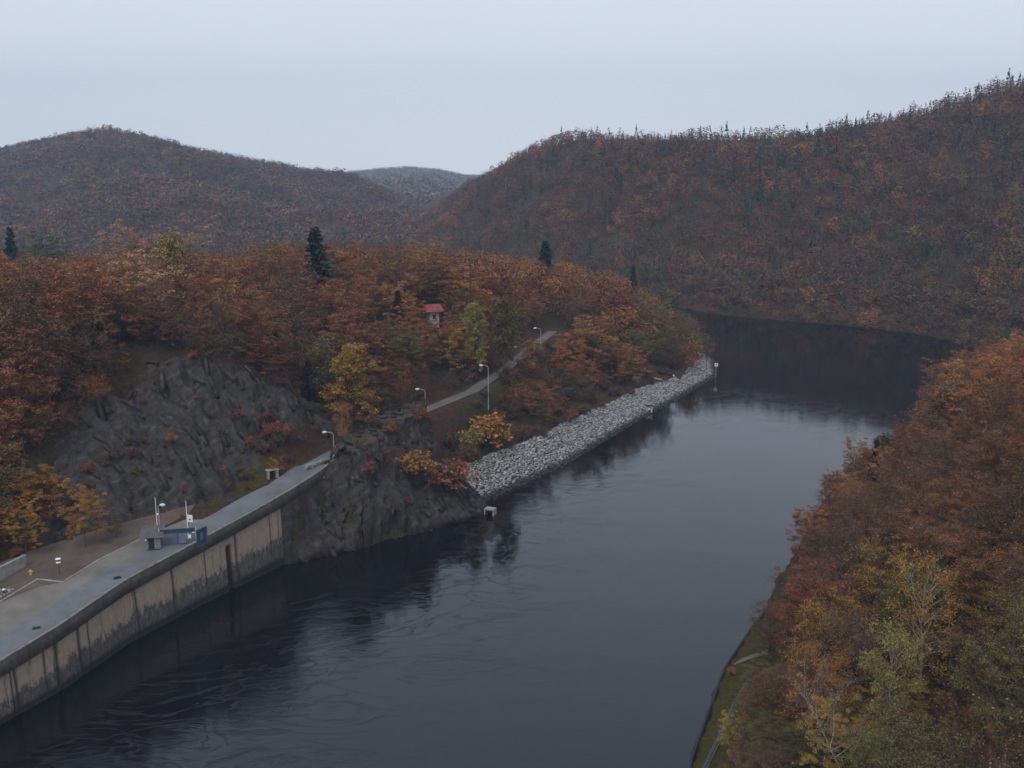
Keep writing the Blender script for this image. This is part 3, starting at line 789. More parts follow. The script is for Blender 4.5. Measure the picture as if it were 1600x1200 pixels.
# ---- shed
sp_ = U(243, 858, gz - .1)
t_ = thing("gate_shed", "small grey shed with corrugated roof beside the blue gate", "shed", (sp_[0] - .6, sp_[1] + 1.2, gz - .15), az)
mb = MB(); mb.box((0, 0, .95), (2.1, 2.2, 1.9)); mb.build("shed_wall", M_SHED, t_)
V = []; nn = 36
for i in range(nn + 1):
    x = -1.75 + 3.3 * i / nn; zc = .035 * math.sin(i * math.pi / 1.5)
    for y, z in ((-1.6, 1.95), (1.6, 2.75)):
        V.append((x, y, z + zc)); 
V2 = [(x, y, z - .05) for x, y, z in V]
G = grid_faces(nn + 1, 2); Vall = np.array(V + V2); Fall = np.concatenate([G, G[:, ::-1] + len(V)])
rim = [[0, 1, len(V) + 1, len(V)], [len(V) - 2, len(V) - 1, 2 * len(V) - 1, 2 * len(V) - 2]] + [[i * 2 + s, (i + 1) * 2 + s, len(V) + (i + 1) * 2 + s, len(V) + i * 2 + s] for i in range(nn) for s in (0, 1)]
obj("roof", mesh_np("roof", Vall, np.concatenate([Fall, rim]), M_RUSTROOF), t_)
MB().box((-.2, -1.105, .9), (.8, .03, 1.7)).build("door", M_DARK, t_)
MB().tube([(-.9, -1.15, 1.55), (-.9, -1.4, 1.55)], [.1, .13], 8).build("wall_lamp", M_WHITE, t_)

# ---- poles at the gate
for (px, py, ptop, lab) in ((247, 838, 776, "bare white flagpole behind the small grey shed"), (294.5, 842, 781, "bare white flagpole beside the white road sign")):
    b0 = U(px, py, gz - .05); zt = UY(px - 3, ptop, b0[1])[2]
    t_ = thing("flagpole", lab, "flagpole", (b0[0], b0[1], gz - .1), 0, "white flagpoles at the gate")
    hh = zt - gz
    MB().tube([(0, 0, 0), (0, 0, .4), (0, 0, hh)], [.09, .075, .04], 8).build("pole", M_WHITE, t_)
    MB().tube([(0, 0, hh), (0, 0, hh + .05), (0, 0, hh + .12)], [.07, .09, .02], 8).build("finial", M_DARK, t_)
def street_lamp(name, lab, b0, h, az, arm=1.3, parts=True, cat="street lamp", group="street lamps along the road up the hill"):
    t_ = thing(name, lab, cat, b0, az, group)
    MB().tube([(0, 0, 0), (0, 0, 1.1), (0, 0, 1.15), (0, 0, h - .7)], [.10, .10, .07, .06], 8).build("pole", M_STEEL, t_)
    pts = [(0, 0, h - .7)] + [(-arm * .55 * (1 - math.cos(a)), 0, h - .7 + .62 * math.sin(a)) for a in (.4, .8, 1.2, 1.57)] + [(-arm, 0, h - .02)]
    MB().tube(pts, [.055, .05, .05, .045, .045, .04], 8).build("arm", M_STEEL, t_)
    hd = MB().tube([(-arm + .1, 0, h), (-arm - .1, 0, h + .02), (-arm - .45, 0, h - .02), (-arm - .7, 0, h - .05)], [.07, .15, .19, .05], 10).build("lamp_head", M_WHITE, t_)
    MB().box((-arm - .32, 0, h - .17), (.5, .22, .06)).build("lens", M_GLASSY, hd)
    return t_
b0 = U(250.5, 838, gz - .05); zt = UY(247.5, 789, b0[1])[2]
t_ = street_lamp("street_lamp", "short lamp on a white post between the shed and gate", (b0[0], b0[1], gz - .1), zt - gz + .1, rad(190), .35)
MB().box((.18, 0, zt - gz - 1.35), (.3, .2, .22)).build("camera_box", M_WHITE, t_)
LAMPS = [((522, 712), 12.4, 674, "curved white street lamp at the upper end of the quay road"), ((665, 652), 14, 607, "curved white street lamp just above the rock knob"),
         ((763, 612), 15, 570, "tallest showing street lamp, halfway up the wooded road"), ((815, 574), 15, 541, "street lamp below the topmost one beside a yellow sapling"), ((845, 548), 16, 512, "topmost and farthest street lamp on the wooded road")]
LAMP_POS = []
for (px, py), z, yt, lab in LAMPS:
    b0 = U(px, py, z); z0 = gl(b0[0], b0[1]); zt = UY(px - 5, yt, b0[1])[2]
    street_lamp("street_lamp", lab, (b0[0], b0[1], z0 - .05), zt - z0, rad(8), 1.25)
    LAMP_POS.append((b0[0], b0[1]))
# white road sign
b0 = U(298.5, 832, gz); 
t_ = thing("road_sign", "white rectangular road sign on two thin posts behind the gate", "road sign", (b0[0], b0[1], gz - .1), -.3)
mb = MB()
for x in (-.28, .28): mb.tube([(x, 0, 0), (x, 0, 2.0)], .03, 6)
mb.build("post", M_DARK, t_)
bd = MB().box((0, -.04, 2.35), (.95, .04, 1.15)).build("sign_board", M_WHITE, t_)
MB().tube([(0, -.065, 2.2), (0, -.07, 2.2)], [.14, .14], 12).build("sign_symbol", M_DARK, bd)
# masonry stub hut under the small orange tree at the cliff foot
b0 = U(425, 752, 11.4)
t_ = thing("stone_shelter", "small stone shelter with dark opening at the cliff foot", "shelter", (b0[0], b0[1] + .6, gl(b0[0], b0[1] + .6)), rad(30))
mb = MB(); mb.box((.75, 0, .7), (.45, .6, 1.5)); mb.box((-.75, 0, .7), (.35, .6, 1.5)); mb.build("pillar", M_CONC, t_)
MB().box((0, .05, 1.5), (2.2, 1.0, .14)).build("slab_roof", M_CONC, t_)
MB().box((0, .35, .7), (1.5, .1, 1.3)).build("opening_shade", M_DARK, t_)  # solid dark panel standing in for the shade inside
# low stone wall inside of the bend
p0, p1 = U(483, 736, 12.0), U(512, 722, 12.4); d = p1 - p0; L = math.hypot(d[0], d[1])
t_ = thing("stone_wall", "short pale dry stone wall on the inside of the bend", "wall", ((p0 + p1) / 2)[:3] - np.array([0, 0, .1]), math.atan2(d[1], d[0]))
mb = MB()
for k in range(70):
    mb.box((random.uniform(-L / 2, L / 2), random.uniform(-.15, .15) + .6, random.uniform(.1, .75)), (random.uniform(.3, .6), .45, random.uniform(.2, .3)), random.uniform(-.1, .1))
mb.build("stones", M_CONC, t_)
# bench / slab on top of the knob
b0 = U(597, 636, 18.3)
t_ = thing("bench", "pale concrete bench on the rock knob above the river", "bench", (b0[0], b0[1], gl(b0[0], b0[1]) - .05), 0)
MB().box((0, 0, .48), (1.5, .5, .10)).build("seat", M_PALEC, t_)
for x in (-.5, .5): MB().box((x, 0, .22), (.14, .42, .44)).build("leg", M_CONC, t_)
# culvert outlet
b0 = U(766, 800, .5)
t_ = thing("culvert", "small concrete culvert mouth at the tip of the rock", "culvert", (b0[0], b0[1], 0), rad(-20))
mb = MB(); mb.box((0, 0, 1.15), (1.9, 1.5, .22)); mb.box((.85, 0, .3), (.22, 1.5, 1.5)); mb.box((-.85, 0, .3), (.22, 1.5, 1.5)); mb.build("headwall", M_CONC, t_)
MB().box((0, .5, .4), (1.5, .2, 1.3)).build("mouth_shade", M_DARK, t_)  # dark slab set in the mouth as painted shade
# marker stand on the stone bank, markers, rail
b0 = U(1015, 622, 4.0)
t_ = thing("marker_stand", "small pale stand with a dark flat top above the stone bank", "stand", (b0[0], b0[1], gl(b0[0], b0[1])), 0)
MB().box((0, 0, 1.75), (2.0, .9, .16)).build("top", M_DARK, t_)
for x in (-.6, .6): MB().box((x, 0, .85), (.42, .35, 1.65)).build("leg", M_PALEC, t_)
MB().box((0, .1, .9), (.5, .1, .5)).build("plate", M_WHITE, t_)
def marker(px, py, lab, size, zoff, nm="river_marker"):
    b0 = U(px, py, zoff); z0 = max(gl(b0[0], b0[1]), .2)
    t_ = thing(nm, lab, "marker", (b0[0], b0[1], z0 - .1), 0)
    zt = UY(px, py, b0[1])[2] + .9
    MB().tube([(0, 0, 0), (0, 0, zt - z0)], .06, 6).build("post", M_STEEL, t_)
    bd = MB().box((0, -.06, zt - z0), (size, .06, size)).build("board", M_WHITE, t_)
    MB().box((0, -.10, zt - z0 - .05), (size * .3, .02, size * .35)).build("board_symbol", M_DARK, bd)
marker(1119, 574, "square white river marker at the tip of the stone bank", .95, 3.0)
b0 = U(1053, 574, 5.6)
t_ = thing("river_marker", "tiny round white marker beside the towpath", "marker", (b0[0], b0[1], gl(b0[0], b0[1]) - .05), 0)
MB().tube([(0, 0, 0), (0, 0, .7)], .05, 6).build("post", M_STEEL, t_); MB().tube([(0, 0, .6), (0, 0, .7), (0, 0, 1.0), (0, 0, 1.1)], [.08, .25, .25, .08], 10).build("board", M_WHITE, t_)
b0 = U(1501, 553, 2.0)
t_ = thing("river_marker", "white navigation marker on the far right shore", "marker", (b0[0], b0[1], max(gl(b0[0], b0[1]), .3) - .1), 0)
MB().tube([(0, 0, 0), (0, 0, 1.6)], .06, 6).build("post", M_STEEL, t_); MB().box((0, -.06, 1.7), (1.0, .06, .8)).build("board", M_WHITE, t_)
# towpath rail
r0, r1 = U(1020, 578, 6.3), U(1112, 571, 5.9)
z0 = gl(*r0[:2]); z1 = gl(*r1[:2])
t_ = thing("path_rail", "thin pale handrail along the towpath over the stone bank", "railing", (r0[0], r0[1], z0), 0)
Lr = np.array([r1[0] - r0[0], r1[1] - r0[1], z1 - z0])
MB().bar((0, 0, .95), tuple(Lr + [0, 0, .95]), .12, .14).build("handrail", M_WOOD, t_)
MB().bar((0, -.1, .9), tuple(Lr * .16 + [0, -.1, .9]), .2, .35).build("pale_board", M_PALEC, t_)
for k in range(9):
    q = Lr * k / 8; MB().box((q[0], q[1], q[2] + .45), (.12, .12, .95)).build("post", M_WOOD, t_)

# right bank: quay edge wall and teal railing
m = (R_SHORE[:, 1] > 75) & (R_SHORE[:, 1] < 152)
qp, qu = poly_resample(R_SHORE[m], 1.0)
qt = np.gradient(qp, axis=0); qt /= np.linalg.norm(qt, axis=1, keepdims=True); qn = np.stack([-qt[:, 1], qt[:, 0]], 1)
V, Fq = sweep(qp, qn, qp[:, 0] * 0, [(.30, -1.5), (.10, 1.35), (.08, 1.45), (-.2, 1.5), (-.2, -1.5)])
o = obj("bank_wall", mesh_np("bank_wall", V, Fq, M_DARK)); o["label"] = "low dark edge wall of the right bank below the autumn trees"; o["category"] = "wall"
tp = np.array([U(1086, 1215, 3.3)[:2], U(1120, 1150, 3.3)[:2], U(1146, 1100, 3.2)[:2], U(1168, 1066, 3.2)[:2]])
tp, tu = poly_resample(tp, 2.0)
tz = height(tp[:, 0], tp[:, 1])
t_ = thing("bank_railing", "teal metal railing along the mossy strip on the right bank", "railing", (tp[0][0], tp[0][1], tz[0]), 0)
org = np.array([tp[0][0], tp[0][1], tz[0]])
P3 = np.column_stack([tp, tz]) - org
for zz in (.55, 1.05):
    MB().tube([tuple(q + [0, 0, zz]) for q in P3], .045, 6).build("rail", M_TEAL, t_)
for q in P3: MB().tube([tuple(q - [0, 0, .1]), tuple(q + [0, 0, 1.05])], .04, 6).build("post", M_TEAL, t_)
mb = MB()
for a, b2 in zip(P3[:-1], P3[1:]): mb.bar(tuple(a + [0.12, 0, .1]), tuple(b2 + [0.12, 0, .1]), .16, .25)
mb.build("plinth", M_PARAPET, t_)
# pale ramp
rA = [U(1146, 1034, 2.0), U(1160, 1026, 2.2), U(1178, 1018, 2.6), U(1200, 1010, 3.2)]; rB = [U(1147, 1037, 2.0), U(1162, 1032, 2.2), U(1181, 1025, 2.6), U(1204, 1019, 3.2)]
V = []
for a, b2 in zip(rA, rB):
    for q in (a, (a + b2) / 2, b2): V.append((q[0], q[1], gl(q[0], q[1]) + .08))
obj("ramp_path", mesh_np("ramp_path", V, grid_faces(4, 3), M_LANE), kind="structure")

# hut with the red roof in the wood
def hit(px, py, y0=110, y1=460):
    for yy in np.arange(y0, y1, 1.0):
        q = UY(px, py, yy)
        if gl(q[0], yy) >= q[2]: return q
    return UY(px, py, y1)
b0 = hit(677, 512); hy = float(b0[1]); z0 = gl(b0[0], hy); print('cabin', b0)
hx = b0[0]; ztop_ = UY(680, 474, hy)[2]; hh = ztop_ - z0
t_ = thing("forest_cabin", "white cabin with a red roof half hidden in the wood", "cabin", (hx, hy, z0 - .3), rad(20))
MB().box((0, 0, (hh - 1.4) / 2), (2.4, 2.4, hh - 1.4)).build("wall", M_PALEC, t_)
MB().add([(-2.3, -2.3, hh - 1.5), (2.3, -2.3, hh - 1.5), (2.3, 2.3, hh - 1.5), (-2.3, 2.3, hh - 1.5), (-1.9, 0, hh + .1), (1.9, 0, hh + .1)], [[0, 1, 5, 4], [2, 3, 4, 5], [1, 2, 5, 5], [3, 0, 4, 4], [0, 3, 2, 1]]).build("roof", M_RED, t_)
MB().box((0, -1.22, hh - 2.9), (.8, .06, 1.1)).build("window", M_DARK, t_)
CABIN = (hx, hy)
# ================================================================ TREES
def unit(v): return v / np.maximum(np.linalg.norm(v, axis=-1, keepdims=True), 1e-9)
def leaf_quads(r, C, size, upb=.5, elong=1.3, nout=None):
    """irregular quads centred on C (n,3)"""
    n = len(C)
    nr = r.normal(size=(n, 3)); nr[:, 2] = np.abs(nr[:, 2]) + upb
    if nout is not None: nr += nout * .8
    nr = unit(nr)
    t = unit(np.cross(nr, r.normal(size=(n, 3)))); bt = np.cross(nr, t)
    s = (size * r.uniform(.55, 1.35, n))[:, None]
    q = np.stack([C + t * s * elong, C + bt * s * r.uniform(.5, 1, (n, 1)), C - t * s * r.uniform(.6, 1.1, (n, 1)), C - bt * s * r.uniform(.5, 1, (n, 1))], 1) 
    q[:, 1] += nr * s * .25; q[:, 3] += nr * s * .25
    return q
def clump_tint(r, n_cl, idx, amt=.24, leaf=.22):
    b = 1 + r.uniform(-amt, amt, n_cl); hue = r.uniform(-.16, .16, n_cl)
    lb = 1 + r.uniform(-leaf, leaf, len(idx)); lh = hue[idx] + r.uniform(-.08, .08, len(idx))
    T = np.stack([b[idx] * lb * (1 - lh * .2), b[idx] * lb * (1 + lh), b[idx] * lb * (1 + lh * .6)], 1)
    return T
def skeleton(r, h, w, nl, first=.3, up0=25, up1=65, tr=.17, sub=4, top=.93, lean=(0, 0), droop=0.0, two=False):
    """returns tubes [(pts, radii)], tips (n,3)"""
    tubes = []; tips = []
    k = 7; zz = np.linspace(0, h * top, k)
    wob = np.cumsum(r.normal(0, .028 * h / k * 2, (k, 2)), 0); wob[0] = 0
    tp = np.column_stack([wob[:, 0] + lean[0] * zz ** 1.25 / max(h, 1) ** .25, wob[:, 1] + lean[1] * zz ** 1.25 / max(h, 1) ** .25, zz]); tp[0, 2] = -.8
    tubes.append((tp, np.linspace(tr, tr * .22, k)))
    tips.append(tp[-1] + [0, 0, h * .03])
    for i in range(nl):
        f = first + (top - .06 - first) * (i + r.uniform(0, .8)) / nl
        z = f * h; base = np.array([np.interp(z, zz, tp[:, 0]), np.interp(z, zz, tp[:, 1]), z])
        az = i * 2.4 + r.uniform(-.5, .5)
        g = (f - first) / (top - first)
        prof = math.sqrt(max(0.05, 1 - (abs(g - .32) / .75) ** 2.2))
        L = w / 2 * prof * r.uniform(.78, 1.15)
        el = math.radians(up0 + (up1 - up0) * g + r.uniform(-10, 10))
        dv = np.array([math.cos(az) * math.cos(el), math.sin(az) * math.cos(el), math.sin(el)])
        L = L / max(math.cos(el), .45)
        p = [base]
        for s_ in range(3):
            dv = unit(dv + r.normal(0, .13, 3) + np.array([0, 0, .06 - droop]))
            p.append(p[-1] + dv * L / 3)
        p = np.array(p); r0 = tr * (.5 - .28 * g)
        tubes.append((p, np.array([r0, r0 * .7, r0 * .45, r0 * .2])))
        tips.append(p[-1])
        for s_ in range(sub):
            t = r.uniform(.35, .95); a = p[int(t * 3)] + (p[min(int(t * 3) + 1, 3)] - p[int(t * 3)]) * (t * 3 % 1)
            sd_ = unit(dv + r.normal(0, .75, 3) + np.array([0, 0, .12 - droop])); q = a + sd_ * L * r.uniform(.22, .42)
            m = (a + q) / 2 + r.normal(0, .06, 3) * L * .3
            tubes.append((np.array([a, m, q]), np.array([r0 * .4, r0 * .25, r0 * .08])))
            tips.append(q)
    return tubes, np.array(tips)
def tubes_mesh(name, tubes, mat, n=5):
    V = []; Fq = []; c = 0
    for i, (p, rr) in enumerate(tubes):
        k = n if i > 0 else max(n, 7)
        if i > 25: k = 4 if n > 4 else 3
        d = unit(np.gradient(p, axis=0)); a = unit(np.cross(d, np.array([.31, .17, .93]))); b2 = np.cross(d, a)
        an = np.linspace(0, 2 * np.pi, k, endpoint=False)
        R = p[:, None] + (a[:, None] * np.cos(an)[None, :, None] + b2[:, None] * np.sin(an)[None, :, None]) * rr[:, None, None]
        m = len(p); V.append(R.reshape(-1, 3))
        ii = np.arange(m * k).reshape(m, k); jj = np.roll(ii, -1, 1)
        Fq.append(np.stack([ii[:-1], jj[:-1], jj[1:], ii[1:]], -1).reshape(-1, 4) + c); c += m * k
    return mesh_np(name, np.concatenate(V), np.concatenate(Fq), mat, True)
def clumps(r, tips, n, rc, flat=.55):
    """n leaves around each tip, gathered in a flattened clump"""
    idx = np.repeat(np.arange(len(tips)), n)
    R = (rc * r.uniform(.65, 1.3, len(tips)))[idx]
    d = unit(r.normal(size=(len(idx), 3))); rad_ = r.uniform(0, 1, len(idx)) ** .5
    off = d * (rad_ * R)[:, None]; off[:, 2] *= flat
    return tips[idx] + off, idx, d
def twig_quads(r, tips, n, L, w, up=.35):
    idx = np.repeat(np.arange(len(tips)), n)
    d = unit(r.normal(size=(len(idx), 3)) + [0, 0, up]); l = (L * r.uniform(.5, 1.2, len(idx)))[:, None]
    a = tips[idx] - d * l * .35; e = a + d * l
    s = unit(np.cross(d, r.normal(size=d.shape))) * w
    mid = (a + e) / 2 + r.normal(0, .07, d.shape) * l
    return np.stack([a - s * .5, mid - s * .4, e, mid + s * .5], 1), idx
T = {}      # templates: name -> list of dict(trunk mesh, crown mesh, quads, tint, h)
def crown_mesh(name, Q, tint):
    V = Q.reshape(-1, 3); Fq = np.arange(len(V)).reshape(-1, 4)
    return mesh_np(name, V, Fq, M_LEAF, False, {"tint": np.repeat(tint, 4, 0)})
def make_broad(seed, h, w, nl, sub, nleaf, ls, rc, first=.28, flat=.5, up0=15, up1=65, tr=.2, mat=None, droop=0, lean=(0, 0), tsides=5):
    r = np.random.default_rng(seed)
    tb, tips = skeleton(r, h, w, nl, first, up0, up1, tr, sub, droop=droop, lean=lean)
    C, idx, d = clumps(r, tips, nleaf, rc, flat)
    Q = leaf_quads(r, C, ls, .5, 1.25, d); tint = clump_tint(r, len(tips), idx)
    tw, ti = twig_quads(r, tips, 5, rc * 1.3, .035)
    Q = np.concatenate([Q, tw]); tint = np.concatenate([tint, np.tile([[.45, .6, .9]], (len(tw), 1))])
    return dict(trunk=tubes_mesh("trunk", tb, mat or M_BARK, tsides), crown=crown_mesh("crown", Q, tint), h=float(np.percentile(Q[..., 2], 98.5)))
def make_bare(seed, h, w, nl, sub, ntw, L, tw_w, nleaf=3, ls=.2, first=.3, mat=None, lean=(0, 0), tr=.16):
    r = np.random.default_rng(seed)
    tb, tips = skeleton(r, h, w, nl, first, 32, 72, tr, sub, lean=lean)
    Q, idx = twig_quads(r, tips, ntw, L, tw_w, .5)
    g = r.uniform(.75, 1.25, (len(Q), 1)); tint = np.tile([[1.0, .95, .95]], (len(Q), 1)) * g
    if nleaf:
        C, i2, d = clumps(r, tips, nleaf, L * .8, .7); Q2 = leaf_quads(r, C, ls)
        t2 = clump_tint(r, len(tips), i2) * np.array([[2.4, 1.6, .7]])
        Q = np.concatenate([Q, Q2]); tint = np.concatenate([tint, t2])
    return dict(trunk=tubes_mesh("trunk", tb, mat or M_BARK, 4), crown=crown_mesh("crown", Q, tint), h=float(np.percentile(Q[..., 2], 98.5)))
def make_fir(seed, h, w, nt=26, per=9, nl=9, ls=.34, pine=False):
    r = np.random.default_rng(seed); Qs = []; ts = []; tb = [(np.array([[0, 0, -.6], [.05, 0, h * .5], [0, 0, h]]), np.array([.2, .13, .02]))]
    for i in range(nt):
        f = (i + .5) / nt; z = h * (.10 + .88 * f); R = w / 2 * (1 - f) ** .85 * r.uniform(.85, 1.1) + .12
        for j in range(per):
            az = r.uniform(0, 6.283); rr = R * r.uniform(.72, 1.12)
            t = np.linspace(.15, 1, nl); P = np.stack([np.cos(az) * rr * t, np.sin(az) * rr * t, z - .30 * rr * t ** 1.3 + .1 * rr * t ** 3], 1)
            P += r.normal(0, .10, P.shape) * (1 + .3 * rr)
            q = leaf_quads(r, P, ls, 1.0, 1.5); Qs.append(q); ts.append(np.tile(r.uniform(.7, 1.3), (nl, 3)) * r.uniform(.8, 1.2, (nl, 1)))
            if j % 3 == 0: tb.append((np.array([[0, 0, z], [np.cos(az) * rr * .8, np.sin(az) * rr * .8, z - .25 * rr]]), np.array([.04, .01])))
    return dict(trunk=tubes_mesh("trunk", tb, M_BARK, 5), crown=crown_mesh("crown", np.concatenate(Qs), np.concatenate(ts)), h=h)
def make_shrub(seed, h, w, ns, nleaf, ls, bare=False):
    r = np.random.default_rng(seed); tb = []; tips = []
    for i in range(ns):
        az = r.uniform(0, 6.28); rr = w / 2 * math.sqrt(r.uniform(0, 1)); e = np.array([math.cos(az) * rr, math.sin(az) * rr, h * r.uniform(.45, 1) * (1 - .35 * (rr / (w / 2)) ** 2)])
        b0 = np.array([math.cos(az) * rr * .25, math.sin(az) * rr * .25, -.2]); m = (b0 + e) / 2 + [0, 0, .1 * h]
        tb.append((np.array([b0, m, e]), np.array([.045, .03, .01]))); tips += [e, m * .4 + e * .6 + r.normal(0, .15, 3) * h * .3]
    tips = np.array(tips)
    C, idx, d = clumps(r, tips, nleaf, w * .16, .7); Q = leaf_quads(r, C, ls); t = clump_tint(r, len(tips), idx)
    tw, ti = twig_quads(r, tips, 7, h * .3, .03); Q = np.concatenate([Q, tw]); t = np.concatenate([t, np.tile([[.6, .7, .9]], (len(tw), 1))])
    return dict(trunk=tubes_mesh("stem", tb, M_BARK, 4), crown=crown_mesh("crown", Q, t), h=h)

T['oak'] = [make_broad(100 + i, h, w, nl, 6, 60, .150, 1.05, .25, .45, 12, 62) for i, (h, w, nl) in enumerate(((13, 11, 20), (14.5, 10, 22), (12, 11.5, 18), (14, 12, 22), (11.5, 9, 17), (15, 11, 24)))]
T['thin'] = [make_broad(150 + i, h, w, nl, 6, 20, .145, 1.15, .28, .6, 25, 68) for i, (h, w, nl) in enumerate(((13, 9, 20), (14, 8.5, 20), (12, 9.5, 18)))]
T['bare'] = [make_bare(200 + i, h, w, nl, 7, 12, 1.35, .034, 3, .16) for i, (h, w, nl) in enumerate(((13, 9, 22), (14.5, 9.5, 24), (12, 8, 20), (13.5, 10.5, 24)))]
T['poplar'] = [make_broad(250 + i, h, w, 30, 6, 48, .145, .75, .12, .8, 50, 75, .18) for i, (h, w) in enumerate(((15, 6.0), (13, 4.6)))]
T['fir'] = [make_fir(300 + i, h, w) for i, (h, w) in enumerate(((15, 6.5), (13, 4.6), (16, 5.2)))]
T['shrub'] = [make_shrub(350 + i, h, w, ns, 16, .16) for i, (h, w, ns) in enumerate(((3.2, 3.6, 26), (4.2, 3.8, 30), (2.2, 3.2, 22), (5.0, 4.4, 36)))]
# finer ones for the near right bank
T['oak_n'] = [make_broad(400 + i, h, w, nl, 8, 105, .082, .85, .25, .5, 15, 65, .2) for i, (h, w, nl) in enumerate(((12.5, 10, 24), (14, 9.5, 26), (11, 9, 22)))]
T['thin_n'] = [make_broad(430 + i, h, w, nl, 8, 34, .080, .95, .3, .65, 28, 70, .16) for i, (h, w, nl) in enumerate(((13, 8.5, 24), (12, 9, 22), (14.5, 8, 26)))]
T['bare_n'] = [make_bare(460 + i, h, w, nl, 9, 17, 1.15, .019, 3, .085) for i, (h, w, nl) in enumerate(((13, 8.5, 26), (12, 9.5, 24), (14.5, 8.5, 28), (11, 8, 22)))]
T['birch_n'] = [make_broad(490 + i, h, w, 34, 6, 30, .085, .8, .30, .9, 35, 70, tr, M_BIRCH, .14, tsides=6) for i, (h, w, tr) in enumerate(((17, 5.6, .14), (14, 4.8, .11)))]
T['birchbare_n'] = [make_bare(520, 15, 7, 20, 7, 12, 1.1, .018, 2, .08, .35, M_BIRCH, (-.45, .1), .09)]

PAL = dict(rust=(.212, .088, .041), orange=(.325, .135, .041), brown=(.140, .073, .042), olive=(.130, .104, .038), yellow=(.42, .27, .055), gold=(.335, .165, .034), crimson=(.175, .062, .038),
           grey=(.108, .078, .068), green=(.075, .090, .035), ygreen=(.24, .20, .06), fir=(.026, .044, .036), pale=(.36, .20, .10))
CNAME = dict(rust="rust-brown", orange="orange", brown="dull brown", olive="olive-brown", yellow="bright yellow", gold="golden", crimson="dark red", grey="bare purplish-grey", green="green", ygreen="yellow-green", fir="dark green", pale="pale orange")
ANCH = [ # px, py, spread, weights
    (100, 500, 140, dict(rust=5, orange=2.4, brown=2.5, grey=.8)), (60, 640, 110, dict(rust=3, brown=4, orange=.6, olive=1)), (60, 830, 70, dict(gold=5, orange=3, olive=1)),
    (160, 560, 60, dict(orange=3, rust=3, olive=1)), (300, 440, 130, dict(grey=6, olive=1.5, brown=1.6, rust=1)), (360, 480, 60, dict(crimson=2, rust=4, orange=1)), (560, 430, 110, dict(orange=3, rust=4, brown=1.5, olive=1, grey=.6)),
    (480, 520, 70, dict(grey=3, brown=3, olive=1.5, rust=1)), (640, 540, 70, dict(brown=3, rust=2, crimson=1.4, grey=1.5)), (700, 460, 100, dict(rust=4, orange=2, crimson=1.6, brown=1.6)), (760, 520, 50, dict(olive=3, ygreen=1.5, orange=1.5)),
    (850, 430, 90, dict(rust=4, orange=3, olive=1)), (960, 490, 90, dict(orange=2.5, rust=4, olive=1.5, brown=1.5)), (1070, 520, 50, dict(olive=5, orange=1.2, grey=1)), (900, 590, 90, dict(brown=4, rust=2.5, olive=1.2, grey=2, crimson=1)), (1000, 560, 50, dict(orange=2, olive=1, brown=2)),
    (700, 640, 90, dict(brown=4, rust=2, gold=.8, olive=1)), (30, 390, 80, dict(brown=3, grey=2, rust=2)), (250, 375, 60, dict(pale=3, grey=2, olive=1.5)),
    (1560, 600, 90, dict(rust=4, orange=2.6, brown=1.6)), (1350, 740, 60, dict(rust=3, brown=3, grey=2, orange=1)), (1450, 720, 90, dict(grey=4, brown=3, rust=1.5)), (1300, 860, 80, dict(rust=3.5, orange=2, brown=3, crimson=1, grey=2)),
    (1240, 950, 60, dict(crimson=1.2, rust=3, brown=3, grey=3)), (1450, 900, 90, dict(brown=4, rust=2, grey=4, olive=2, gold=1.2)), (1550, 800, 90, dict(grey=4, brown=3, rust=2, olive=2)), (1200, 1080, 70, dict(grey=5, brown=4, olive=1)),
    (1380, 1080, 70, dict(olive=3, gold=1.8, ygreen=1.2, yellow=.5, grey=3, brown=2)), (1550, 1030, 90, dict(olive=2, green=.5, grey=4, brown=3, gold=1.2)), (1480, 1160, 90, dict(yellow=.8, ygreen=1.6, olive=3, grey=4)), (1200, 1180, 60, dict(yellow=1, brown=4, grey=3))]
def pick(r, px, py):
    w = {}
    for ax, ay, s, d in ANCH:
        g = math.exp(-((px - ax) ** 2 + ((py - ay) * 1.3) ** 2) / (2 * s * s)) + 1e-9
        for k, v in d.items(): w[k] = w.get(k, 0) + g * v * (.9 if k == 'orange' else 1.35 if k == 'grey' else 1.3 if k in ('gold', 'yellow') and px > 1150 else 1)
    ks = list(w); p = np.array([w[k] for k in ks]); return ks[r.choice(len(ks), p=p / p.sum())]
LM = [(40, 590, "the margin left of the cliff"), (250, 470, "the wood edge over the cliff"), (420, 450, "the bare crowns above the cliff"), (600, 430, "the orange crowns right of the lone fir"), (910, 470, "the rusty crowns over the wooded road's end"), (1300, 900, "the red-brown bank trees"), (502, 385, "the lone dark fir on the skyline"), (677, 490, "the red-roofed cabin"), (545, 600, "the tall golden poplar by the road"), (745, 510, "the yellow-green poplar"), (840, 530, "the topmost street lamp"), (760, 590, "the tallest street lamp"),
    (660, 630, "the lamp over the knob"), (340, 555, "the cliff's highest point"), (165, 650, "the cliff's left shoulder"), (110, 810, "the golden tree by the quay"), (20, 840, "the golden tree at the frame's left edge"), (1119, 569, "the square river marker"), (1015, 612, "the dark-topped stand"), (225, 362, "the pale orange skyline trees"),
    (850, 390, "the small fir on the crest"), (860, 690, "the stone bank's near half"), (985, 420, "the dark fir over the far bend"), (435, 565, "the dark conifer beside the cliff"), (95, 372, "the round green skyline tree"), (230, 840, "the gate shed"),
    (1455, 1000, "the tall white-stemmed birch"), (1345, 705, "the orange-topped oak over the water"), (1185, 1150, "the yellow tree by the rail"), (1130, 1060, "the bend in the bank wall"), (1500, 553, "the marker on the far right shore"), (1320, 1060, "the leaning bare birch"), (1240, 900, "the red tree at the waterside"), (1570, 560, "the orange trees at the right margin"), (1400, 740, "the green tree above the water"), (1550, 830, "the upper right slope")]
used_labels = {}
